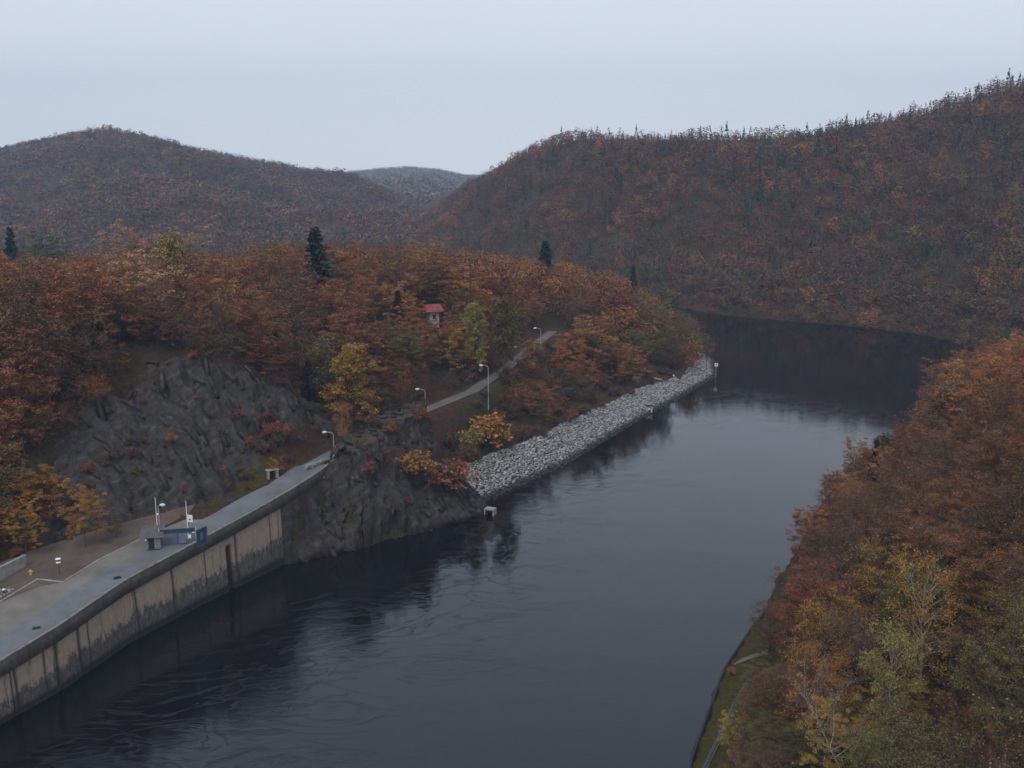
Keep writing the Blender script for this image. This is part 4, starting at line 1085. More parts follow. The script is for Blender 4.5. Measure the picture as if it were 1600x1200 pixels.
def where(px, py):
    d = [((px - a) ** 2 + (py - b2) ** 2, a, b2, n) for a, b2, n in LM]; d.sort()
    _, a, b2, n = d[0]; dx, dy = px - a, py - b2
    dist = math.hypot(dx, dy)
    sx = "left" if dx < 0 else "right"; sy = "beyond" if dy < 0 else "in front"
    if abs(dx) > abs(dy) * 2.2: w = sx + " of"
    elif abs(dy) > abs(dx) * 2.2: w = "beyond" if dy < 0 else "in front of"
    else: w = sy + " and " + sx + " of"
    near = "just " if dist < 45 else ("" if dist < 95 else "well ")
    return near + w + " " + n
KINDW = dict(oak=("oak_tree", "oak", "oaks and beeches in autumn leaf"), thin=("beech_tree", "beech", "thinning beeches between the oaks"), bare=("bare_tree", "bare tree", "leafless trees in the wood"), poplar=("poplar_tree", "poplar", "yellowing poplars"),
             sapling=("young_tree", "young tree", "young trees filling the slopes"), fir=("fir_tree", "fir", "dark conifers in the autumn wood"), shrub=("shrub", "shrub", "shrubs on the banks and rocks"), birch=("birch_tree", "birch", "white-stemmed birches"), birchbare=("birch_tree", "birch", "white-stemmed birches"))
def label_for(kind, cn, px, py, hs, extra=None):
    size = "tall" if hs > 1.12 else ("small" if hs < .82 else "")
    noun = {"oak": "oak", "thin": "sparse-leaved beech", "bare": "twiggy tree", "poplar": "poplar", "sapling": "young tree", "fir": "fir", "shrub": "shrub", "birch": "birch", "birchbare": "birch"}[kind]
    words = " ".join(x for x in (size, CNAME[cn] if not (kind == 'bare' and cn != 'grey') else "nearly bare brown", noun) if x) + " " + where(px, py)
    k = used_labels.get(words, 0); used_labels[words] = k + 1
    if k:
        words = (["second", "third", "fourth", "fifth", "sixth", "seventh", "eighth", "ninth", "tenth", "eleventh", "twelfth", "thirteenth", "fourteenth", "fifteenth"] + ["another"] * 99)[k - 1] + " " + words
    return " ".join(words.split()[:16])
def plant(kind, tname, var, x, y, z, hs, cn, label=None, jit=.14, rz=None, wide=1.0, r=rng):
    t = T[tname][var % len(T[tname])]
    px, py = proj(x, y, z + t['h'] * hs * .6)
    nm, cat, grp = KINDW[kind]
    root = bpy.data.objects.new(nm, None); COL.objects.link(root)
    root.location = (float(x), float(y), float(z)); root.rotation_euler = (0, 0, r.uniform(0, 6.283) if rz is None else rz)
    root.scale = (hs * wide, hs * wide, hs)
    root["label"] = label or label_for(kind, cn, float(px), float(py), hs); root["category"] = cat; root["group"] = grp
    a = bpy.data.objects.new("stem" if kind == 'shrub' else "trunk", t['trunk']); link(a, root)
    c = bpy.data.objects.new("crown", t['crown']); link(c, root)
    col = np.array(PAL[cn]) * (1 + r.uniform(-jit, jit)) * (1 + r.uniform(-.08, .08, 3))
    c.color = (*[float(v) for v in col], 1)
    return root

# ---- landmark trees first (pixel of trunk foot or crown centre and top -> real place)
taken = []
def landmark(kind, tname, var, cx, ytop, dist, cn, label, wide=1.0, zoff=0.0, rz=None):
    best = None
    for dd in np.concatenate([[0], np.ravel([(a, -a) for a in range(3, 66, 3)])]) if dist > 195 and kind != 'shrub' else [0]:
        g = UY(cx, 600, dist + dd); x = g[0]; z = gl(x, dist + dd); zt = UY(cx, ytop, dist + dd)[2]
        hs = max(.2, (zt - z) / T[tname][var]['h'] / .97)
        c = abs(math.log(hs / .95)) + abs(dd) * .004
        if z <= .5: c += 50
        if best is None or c < best[0]: best = (c, dist + dd, x, max(z, .3), hs)
        if .6 < hs < 1.5: break
    _, dist, x, z, hs = best
    taken.append((x, dist, (1.3 if kind == 'fir' else 2.6) * max(.4, hs)))
    return plant(kind, tname, var, x, dist, z + zoff, hs, cn, label, .03, rz, wide)
landmark('fir', 'fir', 0, 502, 357, 240, 'fir', "lone dark fir standing above the wood on the skyline", 1.35)
landmark('fir', 'fir', 1, 850, 378, 318, 'fir', "small dark fir on the crest of the right-hand wood", 1.5)
landmark('fir', 'fir', 2, 40, 357, 320, 'fir', "dark fir on the skyline at the left edge", 1.1)
landmark('fir', 'fir', 2, 985, 416, 345, 'fir', "dark fir over the far bend of the river", .9)
landmark('fir', 'fir', 1, 435, 515, 200, 'fir', "dark conifer beside the right end of the cliff", 1.1)
landmark('fir', 'fir', 0, 482, 560, 193, 'fir', "low dark conifer between cliff and golden poplar", 1.0)
landmark('fir', 'fir', 2, 625, 455, 246, 'fir', "dark green conifer just left of the cabin", 1.6)
landmark('oak', 'oak', 2, 95, 366, 330, 'green', "round green tree on the left skyline", 1.25)
for k, (cx, yt, w_) in enumerate(((200, 364, 1), (228, 353, 1.1), (262, 370, .8), (300, 358, 1.15))):
    landmark('oak', 'oak', k, cx, yt, 335, 'pale', ["pale orange skyline tree farthest left of its row", "tallest pale orange skyline tree", "low pale orange tree inside the skyline row", "pale orange skyline tree farthest right of its row"][k], w_)
landmark('poplar', 'poplar', 1, 281, 372, 236, 'ygreen', "slender yellow-green larch-like tree below the pale skyline trees", .9)
landmark('poplar', 'poplar', 0, 545, 546, 190, 'gold', "tall golden poplar by the road above the rocks", 1.35)
landmark('birch', 'birch_n', 1, 532, 632, 180, 'orange', "slim orange birch beside the first street lamp", .8)
landmark('poplar', 'poplar', 0, 745, 478, 232, 'ygreen', "broad yellow-green poplar above the wooded road", .95)
landmark('poplar', 'poplar', 1, 786, 472, 236, 'olive', "narrow olive poplar right of the yellow-green one", .95)
landmark('oak', 'oak', 1, 110, 758, 141, 'gold', "golden tree by the quay beside the low wall", .95)
landmark('oak', 'oak', 3, 12, 778, 139, 'gold', "golden tree at the left margin above the low wall", 1.0)
landmark('oak', 'oak', 0, -60, 770, 137, 'orange', "orange tree partly outside the left margin", 1.0)
landmark('oak', 'oak', 4, 160, 838, 144, 'olive', "low olive bush-like tree between golden tree and cliff foot", 1.2)
landmark('shrub', 'shrub', 1, 222, 834, 147, 'gold', "orange-yellow bush against the gate shed", 1.0)
landmark('shrub', 'shrub', 0, 268, 818, 151, 'gold', "dim golden bush behind the blue gate", 1.0)
landmark('oak', 'oak', 4, 425, 717, 167, 'orange', "small orange tree over the stone shelter", 1.1)
landmark('oak', 'oak', 2, 985, 540, 285, 'orange', "low spreading orange oak above the towpath", 1.1)
landmark('oak', 'oak', 4, 822, 535, 246, 'gold', "small yellow tree beside the wooded road lamp", .8)
landmark('shrub', 'shrub', 3, 644, 702, 178, 'gold', "round golden bush at the foot of the knob", 1.3)
landmark('shrub', 'shrub', 3, 705, 720, 181, 'rust', "rust-red bush over the stone bank's near end", 1.7)
landmark('shrub', 'shrub', 1, 578, 658, 182, 'orange', "orange bush on the knob's left flank", .8)
landmark('shrub', 'shrub', 1, 522, 735, 172, 'yellow', "bright orange-yellow bush at the wall's upper end", .9)
landmark('shrub', 'shrub', 0, 500, 764, 168, 'ygreen', "yellow-green bush just below the wall's upper end", .8)
landmark('bare', 'bare', 2, 612, 690, 172, 'grey', "fan-shaped leafless tree growing from the rock outcrop", 1.2)
landmark('shrub', 'shrub', 3, 735, 668, 203, 'ygreen', "yellowish bush above the stone bank's near corner", 1.0)
landmark('shrub', 'shrub', 0, 762, 648, 208, 'gold', "golden bush on the brown slope above the stone bank", 1.2)
landmark('oak', 'oak', 0, 650, 470, CABIN[1] - 5, 'orange', "orange oak half hiding the red-roofed cabin", 1.0)
landmark('oak', 'oak', 2, 690, 492, CABIN[1] - 4, 'rust', "low rust-brown oak at the cabin's right foot", 1.2)
landmark('shrub', 'shrub', 3, 672, 501, CABIN[1] - 7, 'brown', "brown bush below the cabin wall", 1.2)
landmark('oak', 'oak_n', 1, 1590, 1090, 84, 'gold', "golden tree cut by the right margin low down", .9)
landmark('thin', 'thin_n', 1, 1540, 1130, 80, 'yellow', "thin yellow tree near the bottom right corner", .9)
# right bank
landmark('birch', 'birch_n', 0, 1478, 880, 88, 'gold', "tall white-stemmed birch with thin golden leaves", .95, rz=1.0)
landmark('birch', 'birch_n', 1, 1432, 985, 84, 'ygreen', "shorter birch left of the tall white-stemmed one", .9)
landmark('birch', 'birchbare_n', 0, 1375, 1010, 80, 'grey', "leaning bare birch with white limbs", 1.0, rz=0.2)
landmark('oak', 'oak_n', 2, 1348, 690, 196, 'orange', "orange-topped oak leaning over the water", .8)
landmark('fir', 'fir', 1, 1378, 688, 205, 'fir', "dark fir just behind the orange-topped waterside oak", 1.0)
landmark('oak', 'oak_n', 1, 1425, 664, 214, 'crimson', "dark red oak behind the fir at the waterside", .8)
landmark('oak', 'oak', 0, 1415, 715, 180, 'green', "green tree above the water on the right slope", .9)
landmark('thin', 'thin_n', 0, 1262, 868, 148, 'crimson', "red tree leaning out at the waterside", .8)
landmark('oak', 'oak_n', 2, 1178, 1120, 97, 'yellow', "bright yellow tree beside the teal rail", .9)
landmark('thin', 'thin_n', 0, 1215, 1165, 93, 'ygreen', "yellow-green tree right of the bright yellow one", .8)
landmark('oak', 'oak_n', 2, 1330, 1105, 84, 'yellow', "yellow-leaved tree around the leaning birch's foot", .8)
landmark('thin', 'thin_n', 0, 1400, 1120, 80, 'ygreen', "yellow-green tree below the tall birch", .8)
landmark('oak', 'oak', 3, 1560, 556, 175, 'orange', "bright orange tree high at the right margin", 1.0)
landmark('oak', 'oak', 1, 1620, 545, 165, 'rust', "rust-brown tree cut by the right margin", 1.0)
landmark('shrub', 'shrub', 1, 1166, 1040, 117, 'orange', "orange bush above the bend of the bank wall", 1.0)
landmark('fir', 'fir', 0, 1530, 960, 92, 'green', "green conifer among the bare trunks on the right slope", .8)

# ---- filling the woods: jittered grid over the land near the river
cand = []
gr = np.random.default_rng(21)
def free(x, y, m=1.0):
    return all((x - a) ** 2 + (y - b2) ** 2 > (c * m) ** 2 for a, b2, c in taken)
def field(xr, yr, sp):
    gx, gy = np.meshgrid(np.arange(xr[0], xr[1], sp), np.arange(yr[0], yr[1], sp), indexing='ij')
    gx = gx + gr.uniform(-.42, .42, gx.shape) * sp; gy = gy + gr.uniform(-.42, .42, gy.shape) * sp
    return gx.ravel(), gy.ravel()
def setup(x, y):
    return dict(h=height(x, y), dl=seg_dist(x, y, L_SHORE), dr=seg_dist(x, y, R_SHORE), ins=inside(x, y, RIVER), road=seg_dist(x, y, ROAD_C), cl=sd(x, y, CLIFF), cr=sd(x, y, CROP),
                foot=x - np.interp(y, FOOT[:, 1], FOOT[:, 0]))
LIM_L = ([-400, 0, 60, 200, 330, 400, 600, 700, 800, 850, 900, 950, 1000, 1050, 1080, 1120, 1140], [385, 382, 388, 384, 390, 386, 381, 388, 392, 398, 406, 416, 440, 470, 490, 520, 540])
# sight lines the photo leaves open: px range, highest y a nearer crown may reach, nearer than
OPEN = [(673, 688, 500, hy - 1), (480, 524, 408, 244), (520, 575, 690, 190), (725, 765, 560, 230), (188, 330, 392, 330), (640, 705, 648, 199), (745, 772, 606, 217), (700, 800, 618, 222), (800, 880, 575, 250), (1450, 1495, 1090, 87), (1355, 1395, 1100, 79), (70, 118, 388, 325),
        (1315, 1370, 745, 195), (1160, 1200, 1150, 96), (25, 58, 395, 316), (838, 862, 398, 316), (600, 650, 505, 245)]
def cap(x, y, z, hs, lim):
    top = z + 14.3 * hs; px, pt = proj(x, y, top); hw = 3.2 * hs * F / y
    yl = -1e9
    if lim is not None: yl = float(np.interp(px, lim[0], lim[1])) - 6 * gr.random()
    for a, b2, yy, dm in OPEN:
        if y < dm and px + hw > a and px - hw < b2: yl = max(yl, yy)
    if pt < yl: hs = (UY(px, yl, y)[2] - z) / 14.3
    return hs
# left spur
x, y = field((-262, 72), (110, 470), 6.3)
g = setup(x, y)
ok = (~g['ins']) & (g['dl'] < g['dr']) & (g['road'] > 5.2) & (g['cl'] > .5) & (g['cr'] > 0) & (g['h'] > 1)
ok &= ~((y < 156) & (g['foot'] > -1.5)); ok &= ~((g['dl'] < 12) & (y > 185) & (y < 300)); ok &= g['dl'] > 2.0
cabin_d = np.hypot(x - CABIN[0], y - CABIN[1]); ok &= cabin_d > 4.5
ok &= ~((np.abs(x - CABIN[0] * y / CABIN[1]) < 3.0) & (y < CABIN[1]) & (y > CABIN[1] - 16))      # clearing in front of the cabin
ok &= (np.abs(x / y) < .68)
lx, ly, lh = x[ok], y[ok], g['h'][ok]
lroad = g['road'][ok]; ldl = g['dl'][ok]
trees = []
for i in range(len(lx)):
    if not free(lx[i], ly[i]): continue
    px, py = proj(lx[i], ly[i], lh[i] + 9)
    hs = gr.uniform(.78, 1.16)
    if ly[i] > 250: hs *= .97
    hs *= 1 - .45 * (1 - sstep(5, 12, lroad[i])) * (ly[i] > 175)
    # low growth between road and stone bank
    below = (ldl[i] < 30) and (185 < ly[i] < 265)
    if below: hs *= .58
    if ly[i] > 300 and ldl[i] < 16: hs *= .8
    hs2 = cap(lx[i], ly[i], lh[i], hs, LIM_L)
    if hs2 < .3: continue
    trees.append([float(px), float(py), lx[i], ly[i], lh[i], hs2])
# right bank slope
x, y = field((18, 205), (52, 300), 5.4)
g = setup(x, y)
ok = (~g['ins']) & (g['dr'] < g['dl']) & (g['dr'] > 2.0) & (g['h'] > .8) & (np.abs(x / y) < .92) & ~((y < 116) & (g['dr'] < 5.5)) & ~((y < 140) & (g['dr'] < 3.2))
rx, ry, rh, rdr = x[ok], y[ok], g['h'][ok], g['dr'][ok]
for i in range(len(rx)):
    if not free(rx[i], ry[i], .8): continue
    px, py = proj(rx[i], ry[i], rh[i] + 8)
    if py > 1480 or px > 2150: continue
    hs = gr.uniform(.68, 1.0) * (.62 if rdr[i] < 9 else 1) * (.95 if ry[i] > 190 else 1)
    tt = proj(rx[i], ry[i], rh[i] + 13 * hs)
    lim = np.interp(min(px, 1700), [1100, 1200, 1240, 1330, 1400, 1440, 1480, 1520, 1600, 1700], [1010, 890, 850, 712, 700, 650, 575, 546, 530, 520])
    if tt[1] < lim:     # keeps the measured skyline of the near slope
        zt = UY(px, lim, ry[i])[2]; hs = (zt - rh[i]) / 13
        if hs < .35: continue
    hs = cap(rx[i], ry[i], rh[i], hs, None)
    if hs < .3: continue
    trees.append([float(px), float(py), rx[i], ry[i], rh[i], hs])
# near first (largest in the picture): up to 290 leafy and 200 bare as things, the rest in one mass
trees.sort(key=lambda t: t[3])
cnt = {}
mass = []
LIM = dict(oak=270, thin=150, bare=200)
for px, py, x, y, z, hs in trees:
    cn = pick(gr, px, py)
    if cn == 'grey': kind = 'bare'
    elif cn in ('brown', 'olive', 'ygreen', 'gold') and gr.random() < (.8 if y < 130 and x > 0 else .45): kind = 'thin'
    elif gr.random() < .15: kind = 'thin'
    else: kind = 'oak'
    if kind == 'bare' and gr.random() < .25: cn = 'brown'
    inview = -60 < px < 1660 and py < 1290
    if cnt.get(kind, 0) < LIM[kind] and inview:
        cnt[kind] = cnt.get(kind, 0) + 1
        tn = kind + ('_n' if y < 150 and x > 0 else '')
        vv_ = int(gr.integers(0, 6)); k_ = 14.2 / T[tn][vv_ % len(T[tn])]['h']
        plant(kind, tn, vv_, x, y, z, hs * k_, cn, wide=gr.uniform(.88, 1.08) / k_, r=gr)
    else:
        mass.append((x, y, z, hs, cn, kind))
# shrubs: brown bank between road and stones, cliff ledges, outcrop, right bank edge
sh = 0
def shrub_at(x, y, cn, hs, lab=None):
    global sh
    z = gl(x, y); sh += 1
    plant('shrub', 'shrub', int(gr.integers(0, 4)), x, y, z - .05, hs, cn, lab, r=gr, wide=gr.uniform(.9, 1.4))
x, y = field((-24, 64), (186, 304), 2.6); g = setup(x, y)
ok = (~g['ins']) & (g['dl'] > 7.6) & (g['dl'] < 28) & (g['road'] > 2.6) & (g['cr'] > .5)
for a, b2 in zip(x[ok], y[ok]):
    if free(a, b2, .6) and gr.random() < .42: shrub_at(a, b2, str(gr.choice(['brown', 'brown', 'rust', 'rust', 'olive', 'grey', 'brown', 'crimson'])), gr.uniform(.4, .95))
for k in range(90):
    t = gr.random(2); a = -74 + 42 * t[0]; b2 = 146 + 48 * t[1]
    if float(sd(np.array([a]), np.array([b2]), CLIFF)[0]) < -.5 and gl(a, b2) > 12: shrub_at(a, b2, str(gr.choice(['brown', 'rust', 'olive', 'orange', 'crimson', 'gold'], p=[.35, .25, .2, .08, .07, .05])), gr.uniform(.22, .6))
for k in range(70):
    t = gr.random(2); a = -36 + 34 * t[0]; b2 = 157 + 33 * t[1]
    if float(sd(np.array([a]), np.array([b2]), CROP)[0]) < -1 and not inside(np.array([a]), np.array([b2]), KNOB)[0] and gl(a, b2) > 3: shrub_at(a, b2, str(gr.choice(['brown', 'rust', 'olive', 'orange', 'grey', 'gold'], p=[.3, .25, .2, .05, .15, .05])), gr.uniform(.25, .7))
ns_ = 0
def sapling_at(x, y, cn, hs):
    global ns_
    ns_ += 1
    tn = str(gr.choice(['oak', 'thin', 'bare'] if cn != 'grey' else ['bare'])) + ('_n' if x > 20 and y < 150 else ''); vv_ = int(gr.integers(0, 6)); k_ = 14.2 / T[tn][vv_ % len(T[tn])]['h']
    plant('sapling', tn, vv_, x, y, gl(x, y) - .2, hs * k_, cn, r=gr, wide=1.2 / k_)
x, y = field((-96, 24), (138, 300), 3.6); g = setup(x, y)
okA = (g['cl'] > -2.5) & (g['cl'] < 22) & (g['foot'] < -2.5) & (g['road'] > 4) & (g['h'] > 9) & (g['cr'] > 1)
okB = (y > 192) & (g['road'] > 3.6) & (g['road'] < 17) & (g['dl'] > 16) & (g['cr'] > 2)
for a, b2, qa, qd in zip(x, y, okA, okB):
    if not (qa or qd) or not free(a, b2, .7) or gr.random() < .2: continue
    if math.hypot(a - CABIN[0], b2 - CABIN[1]) < 5 or (abs(a * hy / b2 - CABIN[0]) < 2 and b2 < hy) or ns_ > 205: continue
    hs = gr.uniform(.30, .55); hs = cap(a, b2, gl(a, b2), hs, LIM_L)
    if hs < .18: continue
    px, py = proj(a, b2, gl(a, b2) + 4); sapling_at(a, b2, pick(gr, float(px), float(py)), hs)
x, y = field((24, 80), (80, 150), 4.2); g = setup(x, y)
px_, py_ = proj(x, y, g['h'] + 2)
ok = (~g['ins']) & (g['dr'] > 5.5) & (px_ < 1640) & (py_ < 1260)
for a, b2 in sorted(zip(x[ok], y[ok]), key=lambda q: q[1]):
    if ns_ > 290 or gr.random() < .25: continue
    px, py = proj(a, b2, gl(a, b2) + 3); cn = pick(gr, float(px), float(py))
    if cn == 'grey' and gr.random() < .5: cn = str(gr.choice(['olive', 'brown', 'gold']))
    sapling_at(a, b2, cn, gr.uniform(.30, .5))
x, y = field((-92, -20), (140, 212), 3.4); g = setup(x, y)
ok = (g['cl'] > .3) & (g['cl'] < 11) & (g['foot'] < -2) & (g['road'] > 3.0) & (g['h'] > 9) & (g['cr'] > 1)
for a, b2 in zip(x[ok], y[ok]):
    if gr.random() < .6 and free(a, b2, .4): shrub_at(a, b2, str(gr.choice(['brown', 'rust', 'olive', 'grey', 'rust'])), gr.uniform(.5, 1.15))
for k in range(26):
    b2 = gr.uniform(128, 230); a = float(np.interp(b2, R_SHORE[:, 1], R_SHORE[:, 0])) + gr.uniform(1.2, 5); shrub_at(a, b2, str(gr.choice(['brown', 'rust', 'olive', 'grey'])), gr.uniform(.5, 1.0))
for k in range(34):
    b2 = gr.uniform(164, 192); a = float(np.interp(b2, FOOT[:, 1], FOOT[:, 0])) + gr.uniform(-3.5, 2.5)
    if seg_dist(np.array([a]), np.array([b2]), ROAD_C)[0] > 3.0 and k < 20: shrub_at(a, b2, str(gr.choice(['brown', 'olive', 'grey', 'rust'])), gr.uniform(.3, .75))
for k in range(22):
    i = gr.integers(8, 120); b2 = gr.uniform(136, 178); a = float(np.interp(b2, FOOT[:, 1], FOOT[:, 0])) + gr.uniform(-2.0, .6)
    shrub_at(a, b2, str(gr.choice(['brown', 'olive', 'rust', 'olive'])), gr.uniform(.25, .55))

# ---- far woods: one mass per slope, every crown real geometry with its own colour, some with bluish haze painted in
def blob(seed, n, R, hgt, ls, ncl=9, cone=False):
    r = np.random.default_rng(seed)
    if cone:
        f = r.uniform(0, 1, n) ** .7; z = hgt * (.08 + .92 * (1 - f)); rr = R * f * r.uniform(.6, 1.05, n); az = r.uniform(0, 6.283, n)
        C = np.stack([np.cos(az) * rr, np.sin(az) * rr, z], 1)
        Q = leaf_quads(r, C, ls, .6, 1.3); idx = r.integers(0, ncl, n)
        return Q, clump_tint(r, ncl, idx, .15, .2)
    cl = unit(r.normal(size=(ncl, 3))) * np.array([R * .62, R * .62, hgt * .32]); cl[:, 2] += hgt * .52
    idx = r.integers(0, ncl, n); d = unit(r.normal(size=(n, 3)) + [0, 0, .25])
    C = cl[idx] + d * r.uniform(.55, 1, (n, 1)) * np.array([R * .50, R * .50, hgt * .17])
    return leaf_quads(r, C, ls, .5, 1.2, d), clump_tint(r, ncl, idx, .14, .08)
def stemq(hgt, w=.12):
    return np.array([[(-w, 0, -1), (w, 0, -1), (w * .6, 0, hgt * .6), (-w * .6, 0, hgt * .6)], [(0, -w, -1), (0, w, -1), (0, w * .6, hgt * .6), (0, -w * .6, hgt * .6)]], float)
def forest(name, label, P, S, Ci, Ki, tmpl, r, group=None):
    """P positions, S scale, Ci colours (n,3), Ki template index"""
    Vs = []; Ts = []
    for k, (Q, tint) in enumerate(tmpl):
        m = np.where(Ki == k)[0]
        if not len(m): continue
        q = Q.reshape(-1, 3); a = r.uniform(0, 6.283, len(m)); ca, sa = np.cos(a), np.sin(a)
        xy = q[:, :2]; s = S[m][:, None]; wd = r.uniform(.85, 1.25, len(m))[:, None]
        X_ = (ca[:, None] * xy[:, 0] - sa[:, None] * xy[:, 1]) * s * wd + P[m, 0:1]; Y_ = (sa[:, None] * xy[:, 0] + ca[:, None] * xy[:, 1]) * s * wd + P[m, 1:2]
        Z_ = q[:, 2] * s + P[m, 2:3]
        Vs.append(np.stack([X_, Y_, Z_], -1).reshape(-1, 3)); Ts.append((np.repeat(tint, 4, 0)[None] * Ci[m][:, None]).reshape(-1, 3))
    V = np.concatenate(Vs); tt = np.concatenate(Ts)
    me = mesh_np(name, V, np.arange(len(V)).reshape(-1, 4), M_LEAF, False, {"tint": np.clip(tt, 0, 1)})
    o = obj(name, me); o["kind"] = "stuff"; o["label"] = label; return o
def with_stem(t, h, col=(.5, .6, .8)):
    s = stemq(h); return np.concatenate([t[0], s]), np.concatenate([t[1], np.tile([col], (len(s), 1))])
def cols(names): return np.array([PAL[n] for n in names])
# rest of the spur and right slope
TM = [with_stem(blob(600 + i, 620, 4.6, 13, .30, 16), 13) for i in range(4)] + [with_stem(blob(620 + i, 230, 4.2, 13, .26, 16), 13) for i in range(3)] + [blob(640, 420, 2.6, 14, .36, 9, True)]
if mass:
    A = np.array([m[:3] for m in mass]); S = np.array([m[3] for m in mass])
    Kx = np.array([gr.integers(0, 4) if m[5] == 'oak' else gr.integers(4, 7) for m in mass]); Cx = cols([m[4] for m in mass]) * gr.uniform(.85, 1.15, (len(mass), 1))
    forest("spur_wood", "farther autumn wood on the spur and slope behind the nearer trees", A, S, Cx, Kx, TM, gr)
def scatter(hd, n, r, pxr, tr_):
    px, t, X, Y, Z = hd
    out = []; 
    area = Y * 1.0
    i = np.arange(len(px)); 
    u = r.uniform(pxr[0], pxr[1], n * 3); tt = r.uniform(tr_[0], tr_[1], n * 3)
    fi = np.interp(u, px, i); fj = np.interp(tt, t, np.arange(len(t)))
    i0 = np.clip(fi.astype(int), 0, X.shape[0] - 2); j0 = np.clip(fj.astype(int), 0, X.shape[1] - 2); a = (fi - i0)[:, None]; b2 = (fj - j0)[:, None]
    G = np.stack([X, Y, Z], -1)
    Pp = G[i0, j0] * (1 - a) * (1 - b2) + G[i0 + 1, j0] * a * (1 - b2) + G[i0, j0 + 1] * (1 - a) * b2 + G[i0 + 1, j0 + 1] * a * b2
    dens = Pp[:, 1] * np.interp(u, px, Y[:, 40] - Y[:, 0]); keep = r.uniform(0, dens.max(), len(u)) < dens
    return Pp[keep][:n], u[keep][:n], tt[keep][:n]
def relax(P, dmin):
    """drops points closer than dmin (grid hash)"""
    seen = {}; keep = []
    for i, (x, y) in enumerate(P[:, :2]):
        c = (int(x // dmin), int(y // dmin)); bad = False
        for a in (-1, 0, 1):
            for b2 in (-1, 0, 1):
                for (qx, qy) in seen.get((c[0] + a, c[1] + b2), ()):
                    if (qx - x) ** 2 + (qy - y) ** 2 < dmin * dmin: bad = True
        if not bad: seen.setdefault(c, []).append((x, y)); keep.append(i)
    return np.array(keep)
r = np.random.default_rng(5)
# right hill
P, u, tt = scatter(HR, 26000, r, (570, 1950), (0.0, 1.16))
k = relax(P, 3.9); P, u, tt = P[k], u[k], tt[k]
P2, u2, t2 = scatter(HR, 2600, r, (1000, 1700), (0.018, 0.10)); k = relax(P2, 2.6); P2[:, 2] -= 1.6
P3, u3, t3 = scatter(HR, 5200, r, (600, 1750), (0.965, 1.035)); k3 = relax(P3, 3.2)
P2 = np.concatenate([P2[k], P3[k3]]); u2 = np.concatenate([u2[k], u3[k3]]); t2 = np.concatenate([t2[k], t3[k3]]); k = np.arange(len(P2))
P = np.concatenate([P, P2[k]]); u = np.concatenate([u, u2[k]]); tt = np.concatenate([tt, t2[k]]); lowrow = np.arange(len(P)) >= len(P) - len(k)
m = P[:, 2] > -1.8; P, u, tt, lowrow = P[m], u[m], tt[m], lowrow[m]
nz = fbm(P[:, 0] / 60, P[:, 1] / 60, seed=90); nz2 = fbm(P[:, 0] / 25, P[:, 1] / 25, seed=91)
con = (r.uniform(0, 1, len(P)) < np.clip((tt - .84) * 9 * (u > 860), 0, .93) + np.clip(nz - .18, 0, .3) * 1.4 + .035)
con &= ~((tt > .80) & (u < 850) & (r.uniform(0, 1, len(P)) < .7))
names = np.array(['brown', 'grey', 'rust', 'olive', 'orange', 'crimson', 'gold', 'green'])
pr = np.array([.27, .36, .17, .10, .045, .03, .012, .03])
Cn = r.choice(names, len(P), p=pr / pr.sum()); 
warm = (nz2 > .18) & (r.uniform(0, 1, len(P)) < .6); Cn[warm] = r.choice(['rust', 'orange', 'brown'], warm.sum())
low = (tt < .25) & (r.uniform(0, 1, len(P)) < .35); Cn[low] = r.choice(['grey', 'olive', 'brown'], low.sum())
Cx = cols(Cn) * r.uniform(.85, 1.15, (len(P), 1)); Cx = (Cx * .75 + Cx.mean(0) * .25) * (1 + .35 * nz2[:, None]) * (1 + nz[:, None] * np.array([[.25, 0, -.1]])); Cx[con] = np.array(PAL['fir']) * r.uniform(.9, 1.5, (con.sum(), 1))
TH = [with_stem(blob(700 + i, 250, 4.1, 12.0, .42, 12), 12, (.3, .4, .5)) for i in range(5)] + [with_stem(blob(720 + i, 75, 4.0, 12.5, .42, 9), 12) for i in range(2)] + [blob(740, 120, 2.3, 14, .50, 7, True), blob(741, 100, 2.8, 12, .52, 7, True)]
Kx = np.where(con, r.integers(7, 9, len(P)), np.where(Cn == 'grey', r.integers(5, 7, len(P)), r.integers(0, 5, len(P))))
S = r.uniform(.62, 1.0, len(P)) * np.where(tt < .06, .8, 1) * np.where(tt > .93, .66, 1) * np.where(lowrow, .8, 1) * np.where(con & (tt > .9), .68, 1)
Cx = Cx * np.array([[.90, .97, 1.15]])  # blue cast of distant haze mixed into the leaf colours
P[:, 2] -= 1.6 * (tt > .93)
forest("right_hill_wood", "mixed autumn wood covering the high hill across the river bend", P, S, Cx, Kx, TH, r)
print("right hill", len(P))
# left hill
P, u, tt = scatter(HL, 24000, r, (-260, 800), (0.0, 1.12))
k = relax(P, 5.4); P, u, tt = P[k], u[k], tt[k]
nz = fbm(P[:, 0] / 90, P[:, 1] / 90, seed=95); rockm = (tt < .62) & (nz + .25 * fbm(P[:, 0] / 25, P[:, 1] / 25, seed=99) > .05) & (r.uniform(0, 1, len(P)) < .30)
P, u, tt, nz = P[~rockm], u[~rockm], tt[~rockm], nz[~rockm]
con = r.uniform(0, 1, len(P)) < np.clip((tt - .90) * 6 * (u > 190), 0, .8) + .03
pr = np.array([.24, .22, .27, .08, .11, .05, .01, .02]); Cn = r.choice(names, len(P), p=pr / pr.sum())
Cx = cols(Cn) * r.uniform(.88, 1.12, (len(P), 1)); Cx = (Cx * .72 + Cx.mean(0) * .28) * (1 + .3 * fbm(P[:, 0] / 40, P[:, 1] / 40, seed=3)[:, None]); Cx[con] = np.array(PAL['fir']) * 1.2
